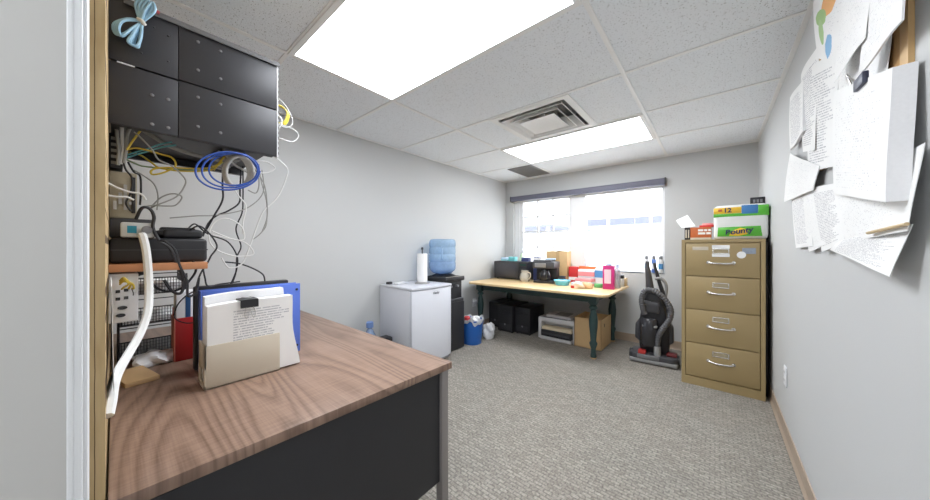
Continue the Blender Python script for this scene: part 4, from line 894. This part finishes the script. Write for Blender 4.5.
# ------------------------------------------------------------------ filing cabinet
CX0, CX1, CY0, CY1, CH = -.243, .322, 3.505, 4.20, 1.352
fc = thing('filing_cabinet', 'tall beige four-drawer steel filing cabinet in the corner by the right wall', 'filing cabinet', ((CX0+CX1)/2, CY0, 0))
w = (CX1-CX0)/2
m = MB(); m.box(-w, .002, 0, w, CY1-CY0, CH, .003); m.box(-w, -.018, 0, -w+.028, .0015, CH); m.box(w-.028, -.018, 0, w, .0015, CH); m.box(-w+.028, -.018, CH-.028, w-.028, .0015, CH); m.box(-w+.028, -.018, 0, w-.028, .0015, .075); m.build('body', BEIGE, fc)
zs = [.082, .394, .706, 1.014, 1.32]
for i in range(4):
    z0, z1 = zs[i]+.004, zs[i+1]-.004
    dr = MB().box(-w+.033, -.017, z0, w-.033, .004, z1, .003).build('drawer', BEIGE, fc)
    top = i == 3; zh = z0+(z1-z0)*(.52 if not top else .40); zl = z0+(z1-z0)*.76
    m = MB(); P = [(-.085, -.018, zh+.006), (-.075, -.034, zh+.002), (-.04, -.047, zh-.001), (0, -.050, zh-.002), (.04, -.047, zh-.001), (.075, -.034, zh+.002), (.085, -.018, zh+.006)]
    m.tube(P, .0085, 10); m.lathe([(.001, 0), (.016, 0), (.014, .006), (.001, .007)], M=Matrix.Translation((-.085, -.017, zh+.006)) @ Matrix.Rotation(PI/2, 4, 'X'), seg=14); m.lathe([(.001, 0), (.016, 0), (.014, .006), (.001, .007)], M=Matrix.Translation((.085, -.017, zh+.006)) @ Matrix.Rotation(PI/2, 4, 'X'), seg=14)
    m.build('handle', CHROME, dr)
    m = MB()
    for a in ((-.057, -.024, .057, -.016), (-.057, .016, .057, .024), (-.057, -.016, -.050, .016), (.050, -.016, .057, .016)): m.box(a[0], -.0205, zl+a[1], a[2], -.0165, zl+a[3], .001)
    m.build('label_frame', CHROME, dr); MB().box(-.05, -.0185, zl-.016, .05, -.0172, zl+.016).build('label_card', mat('card_tan', (172, 158, 128), .7), dr)
    if top:
        m = MB(); m.box(-.060, -.0192, zl+.024, .060, -.0172, zl+.055); m.box(-.060, -.0192, zl-.050, .060, -.0172, zl-.024); m.build('white_sticker', PAPER, dr)
        MB().box(-.20, -.0188, z1-.062, -.085, -.0172, z1-.03, .0).build('tape_label', CREAM, dr)
        MB().lathe([(.001, 0), (.03, 0), (.03, .0015), (.001, .0015)], M=Matrix.Translation((.135, -.017, zl-.03)) @ Matrix.Rotation(PI/2, 4, 'X'), seg=24).build('oval_sticker', PAPER, dr)
        MB().box(.14, -.0182, zl-.02, .225, -.0172, zl+.03).build('blue_sticker', mat('sticker_blue', (150, 160, 176), .6, var=.25, scale=60), dr)
# things on the cabinet
bp = thing('paper_towel_pack', 'large wrapped pack of paper towels with green and yellow printing on the filing cabinet', 'paper towel pack', (.172, 3.755, CH))
PW = mat('wrap_white', (236, 238, 236), .25, bump=.25, bscale=14); PGN = mat('wrap_green', (92, 186, 62), .25, bump=.2, bscale=14); PYL = mat('wrap_yellow', (246, 200, 62), .25, bump=.2, bscale=14); PBL = mat('wrap_blue', (64, 128, 190), .25, bump=.2, bscale=14)
pw, pd, ph = .18, .16, .312
MB().box(-pw, -pd, 0, pw, pd, ph, .035, 4).build('wrapped_rolls', PW, bp)
MB().prism([(-pw+.025, .026), (pw-.04, .026), (pw-.05, .116), (-pw+.03, .110)], 'y', -pd-.003, -pd+.006, .001).build('green_band', PGN, bp)
MB().prism([(-.075, .036), (-.01, .030), (.045, .045), (.052, .085), (.0, .102), (-.055, .076)], 'y', -pd-.0042, -pd, .001).build('yellow_patch', PYL, bp)
MB().box(-pw-.002, -pd-.002, .205, pw+.002, pd+.002, .234, .004).build('green_stripe', PGN, bp)
MB().box(-pw-.001, -pd-.003, .233, .01, pd, .290, .006).build('yellow_panel', PYL, bp); MB().box(.008, -pd-.003, .222, .115, pd, .302, .006).build('blue_panel', PBL, bp); MB().box(.113, -pd-.003, .222, pw+.001, pd, .297, .006).build('green_panel', PGN, bp)
TXT = mat('print_navy', (40, 46, 84), .5); TXR = mat('print_red', (186, 50, 50), .5)
text('lettering', 'Bounty', .064, TXT, bp, Matrix.Translation((-.012, -pd-.0046, .071)) @ Matrix.Rotation(-.14, 4, 'Y') @ FRONT, .2, .001, bold=.002)
text('lettering', '12', .055, TXT, bp, Matrix.Translation((-.085, -pd-.004, .262)) @ FRONT, 0, .001, bold=.002)
text('lettering', '=', .05, TXR, bp, Matrix.Translation((-.135, -pd-.004, .262)) @ FRONT, 0, .001, bold=.002)
og = thing('parts_box', 'orange and black carton on the filing cabinet left of the paper towels', 'box', (-.125, 3.74, CH))
CBH = .122
OR2 = mat('carton_orange', (196, 104, 54), .5)
MB().box(-.06, -.09, 0, .10, .12, CBH, .002).build('carton', OR2, og); MB().box(-.105, -.092, 0, -.0605, .122, CBH+.001, .002).build('black_end', BLK, og); MB().box(-.06, -.0915, .002, .10, -.0902, .022).build('white_strip', CREAM, og)
m = MB()
for x0, x1, z in ((.0, .04, .082), (.046, .07, .082), (.076, .096, .082), (.0, .055, .052), (.062, .096, .052)): m.box(x0, -.0915, z, x1, -.0902, z+.020)
m.build('printed_lines', PAPER, og); m = MB(); m.box(-.098, -.0935, .02, -.088, -.0918, .10); m.box(-.078, -.0935, .02, -.068, -.0918, .10); m.build('printed_marks', CREAM, og)
rb = thing('red_packet', 'red and white packet lying on the orange carton', 'packet', (-.05, 3.72, CH+.1235), -.25)
MB().box(-.055, -.06, 0, .055, .06, .018, .004).build('packet', REDC, rb); MB().box(-.05, -.061, .0185, .0, .055, .0195).build('white_label', PAPER, rb); MB().box(-.045, -.02, .019, .03, .06, .038, .006).build('pink_bundle', PINK, rb)
sheet('folded_sheet', [at(676, 220.5, Y=3.68), at(687, 215, Y=3.72), at(696, 226, Y=3.66), at(682, 228, Y=3.64)], .0015, FAINT, 'white printed sheet propped against the orange carton', back=(0, 1, 0))
fb = thing('folded_stand', 'black folded frame standing between filing cabinet and right wall', 'stand', (.340, 4.12, 0))
m = MB(); m.box(-.008, -.52, 0.0, .008, -.50, 1.34, .003); m.box(-.008, -.10, 0, .008, -.08, 1.34, .003); m.box(-.008, -.52, 1.32, .008, -.08, 1.34, .003); m.box(-.003, -.50, .1, .003, -.10, 1.32); m.build('frame', BLK, fb)
bkx = thing('sign', 'black printed sign standing behind the paper towel pack on the cabinet', 'sign', (.268, 3.935, CH))
MB().box(-.01, -.008, 0, .092, .008, .404, .003).build('panel', BLK, bkx); m = MB()
for k in range(3): m.box(.010+.024*k, -.0092, .352, .026+.024*k, -.0078, .382)
m.build('printed_marks', GREYP, bkx)

# ------------------------------------------------------------------ notice board on the right wall
WXB = XR
nb = thing('cork_board', 'wood-framed cork board on the right wall covered in papers', 'notice board', (WXB, 0, 0))
by0, by1, bz0, bz1 = 1.24, 2.02, 1.62, 2.30
MB().box(-.006, by0, bz0, -.0005, by1, bz1).build('cork', mat('cork', (186, 146, 96), .9, var=.2, scale=90), nb)
m = MB(); m.box(-.010, by0-.012, bz0, -.0005, by0+.03, bz1); m.box(-.010, by1-.03, bz0, -.0005, by1, bz1); m.box(-.010, by0+.03, bz1-.03, -.0005, by1-.03, bz1); m.box(-.010, by0+.03, bz0, -.0005, by1-.03, bz0+.03); m.build('frame', mat('oak_frame', (206, 170, 118), .5, var=.1), nb)
def wsheet(q, X, m, label, th=.0012, curl=0., bulge=(0, 0, 0)):
    xs = X if isinstance(X, (list, tuple)) else [X]*4
    return sheet('paper_sheet', [at(u, v, X=x) for (u, v), x in zip(q, xs)], th, m, label, curl=curl, bulge=bulge)
wsheet([(834, 60), (890, 26), (888, 92), (834, 112)], .3505, FAINT, 'blank white sheet behind the top of the thick clipped stack')
wsheet([(809, 68), (838, 50), (836, 166), (808, 172)], .3455, SHEET, 'upright printed page left of the thick clipped stack', bulge=(-.006, 0, 0))
wsheet([(801, 75), (818, 44), (816, 150), (803, 152)], .3415, SHEET, 'tall printed page just below the map sheet', bulge=(-.006, 0, 0))
wsheet([(790, 98), (802, 80), (804, 131), (790, 150)], .332, SHEET, 'small thick leaflet at the far left edge of the board', th=.010)
wsheet([(790, 153), (818, 166), (814, 190), (784, 202)], [.340, .338, .336, .334], FAINT, 'blank-looking sheet jutting left under the small leaflet', th=.003, bulge=(-.008, 0, 0))
wsheet([(813, 2), (846, -26), (836, 66), (818, 58)], [.340, .336, .328, .330], MAPS, 'white sheet with green, orange and blue map shapes', bulge=(-.008, 0, 0))
wsheet([(845, -22), (878, -60), (867, 38), (834, 83)], [.333, .330, .318, .322], FAINT, 'large white page pinned right of the map sheet', bulge=(-.010, 0, 0))
wsheet([(876, -55), (910, -100), (904, 20), (859, 76)], [.336, .333, .322, .318], FAINT, 'topmost white page at the board right edge over the wood frame', th=.004, bulge=(-.008, 0, 0))
wsheet([(834, 193), (922, 143), (910, 231), (846, 242)], [.345, .346, .334, .336], FAINT, 'wide white sheet sticking out below the thick stack', bulge=(-.006, 0, 0))
wsheet([(844, 238), (910, 224), (892, 277), (830, 250)], [.343, .340, .326, .332], SHEET, 'lowest tilted white sheet hanging under the board', bulge=(-.004, 0, 0))
wsheet([(812, 188), (840, 182), (846, 242), (822, 252)], [.350, .347, .342, .344], SHEET, 'right-hand hanging page of the fan at the board bottom left', bulge=(-.008, 0, 0))
wsheet([(803, 190), (822, 186), (828, 244), (809, 252)], [.351, .350, .346, .347], FAINT, 'middle hanging page of the fan at the board bottom left', bulge=(-.006, 0, 0))
wsheet([(792, 196), (808, 190), (814, 246), (796, 248)], [.352, .351, .348, .349], SHEET, 'left-hand hanging page of the fan at the board bottom left', bulge=(-.006, 0, 0))
ts = thing('clipped_stack', 'thick clipped stack of papers hanging at the board right end', 'paper', (0, 0, 0))
sheet('pages', [at(834, 92, X=.326), at(890, 68, X=.318), at(888, 202, X=.310), at(834, 194, X=.320)], .034, FAINT, None, parent=ts, bulge=(-.006, 0, 0), back=(1, -.16, 0))
k = at(862, 80, X=.318)
cl_ = thing('bulldog_clip', 'dark bulldog clip at the top of the thick hanging stack', 'clip', (k.x, k.y, k.z))
MB().box(-.008, -.035, -.02, .004, .035, .012, .002).build('body', mat('clip_blue_black', (62, 66, 88), .4), cl_)
MB().tube([(-.006, .03, .01), (-.016, .04, .035), (-.014, .055, .04), (-.008, .05, .012)], .003, 6).build('wire_handle', STEEL, cl_)
p0, p1 = at(868, 233, X=.325), at(907, 224, X=.325)
tag(MB().cyl(p0, p1, .0042, seg=8).build('pencil', mat('pencil_tan', (206, 182, 140), .5)), 'thin tan pencil stuck across the lower sheets of the board', 'pencil')

# ------------------------------------------------------------------ added lamp, unseen behind the camera, brightens the door jamb
hl = thing('fill_lamp', 'added fill lamp in the passage behind the doorway', 'light', (.1, -.95, ZC-.012))
MB().box(-.6, -.30, 0, .6, .30, .0115).build('diffuser', FILL_LAMP, hl)

# repeats of a kind share a group
GROUPS = {'computer_tower': 'computer towers under the table', 'spray_can': 'spray cans on the window sill', 'paper_sheet': 'loose paper sheets hung on the walls',
          'cable': 'loose cables around the equipment rack', 'patch_cable': 'short yellow leads on the patch box', 'cable_coil': 'coiled cables at the rack', 'ceiling_light': 'ceiling light panels',
          'wall_outlet': 'white wall outlets', 'crumpled_wrapper': 'crumpled wrappers on the table', 'carton': 'small cartons on the work table'}
for o in list(SC.objects):
    b = o.name.split('.')[0]
    if o.parent is None and b in GROUPS and 'label' in o: o['group'] = GROUPS[b]
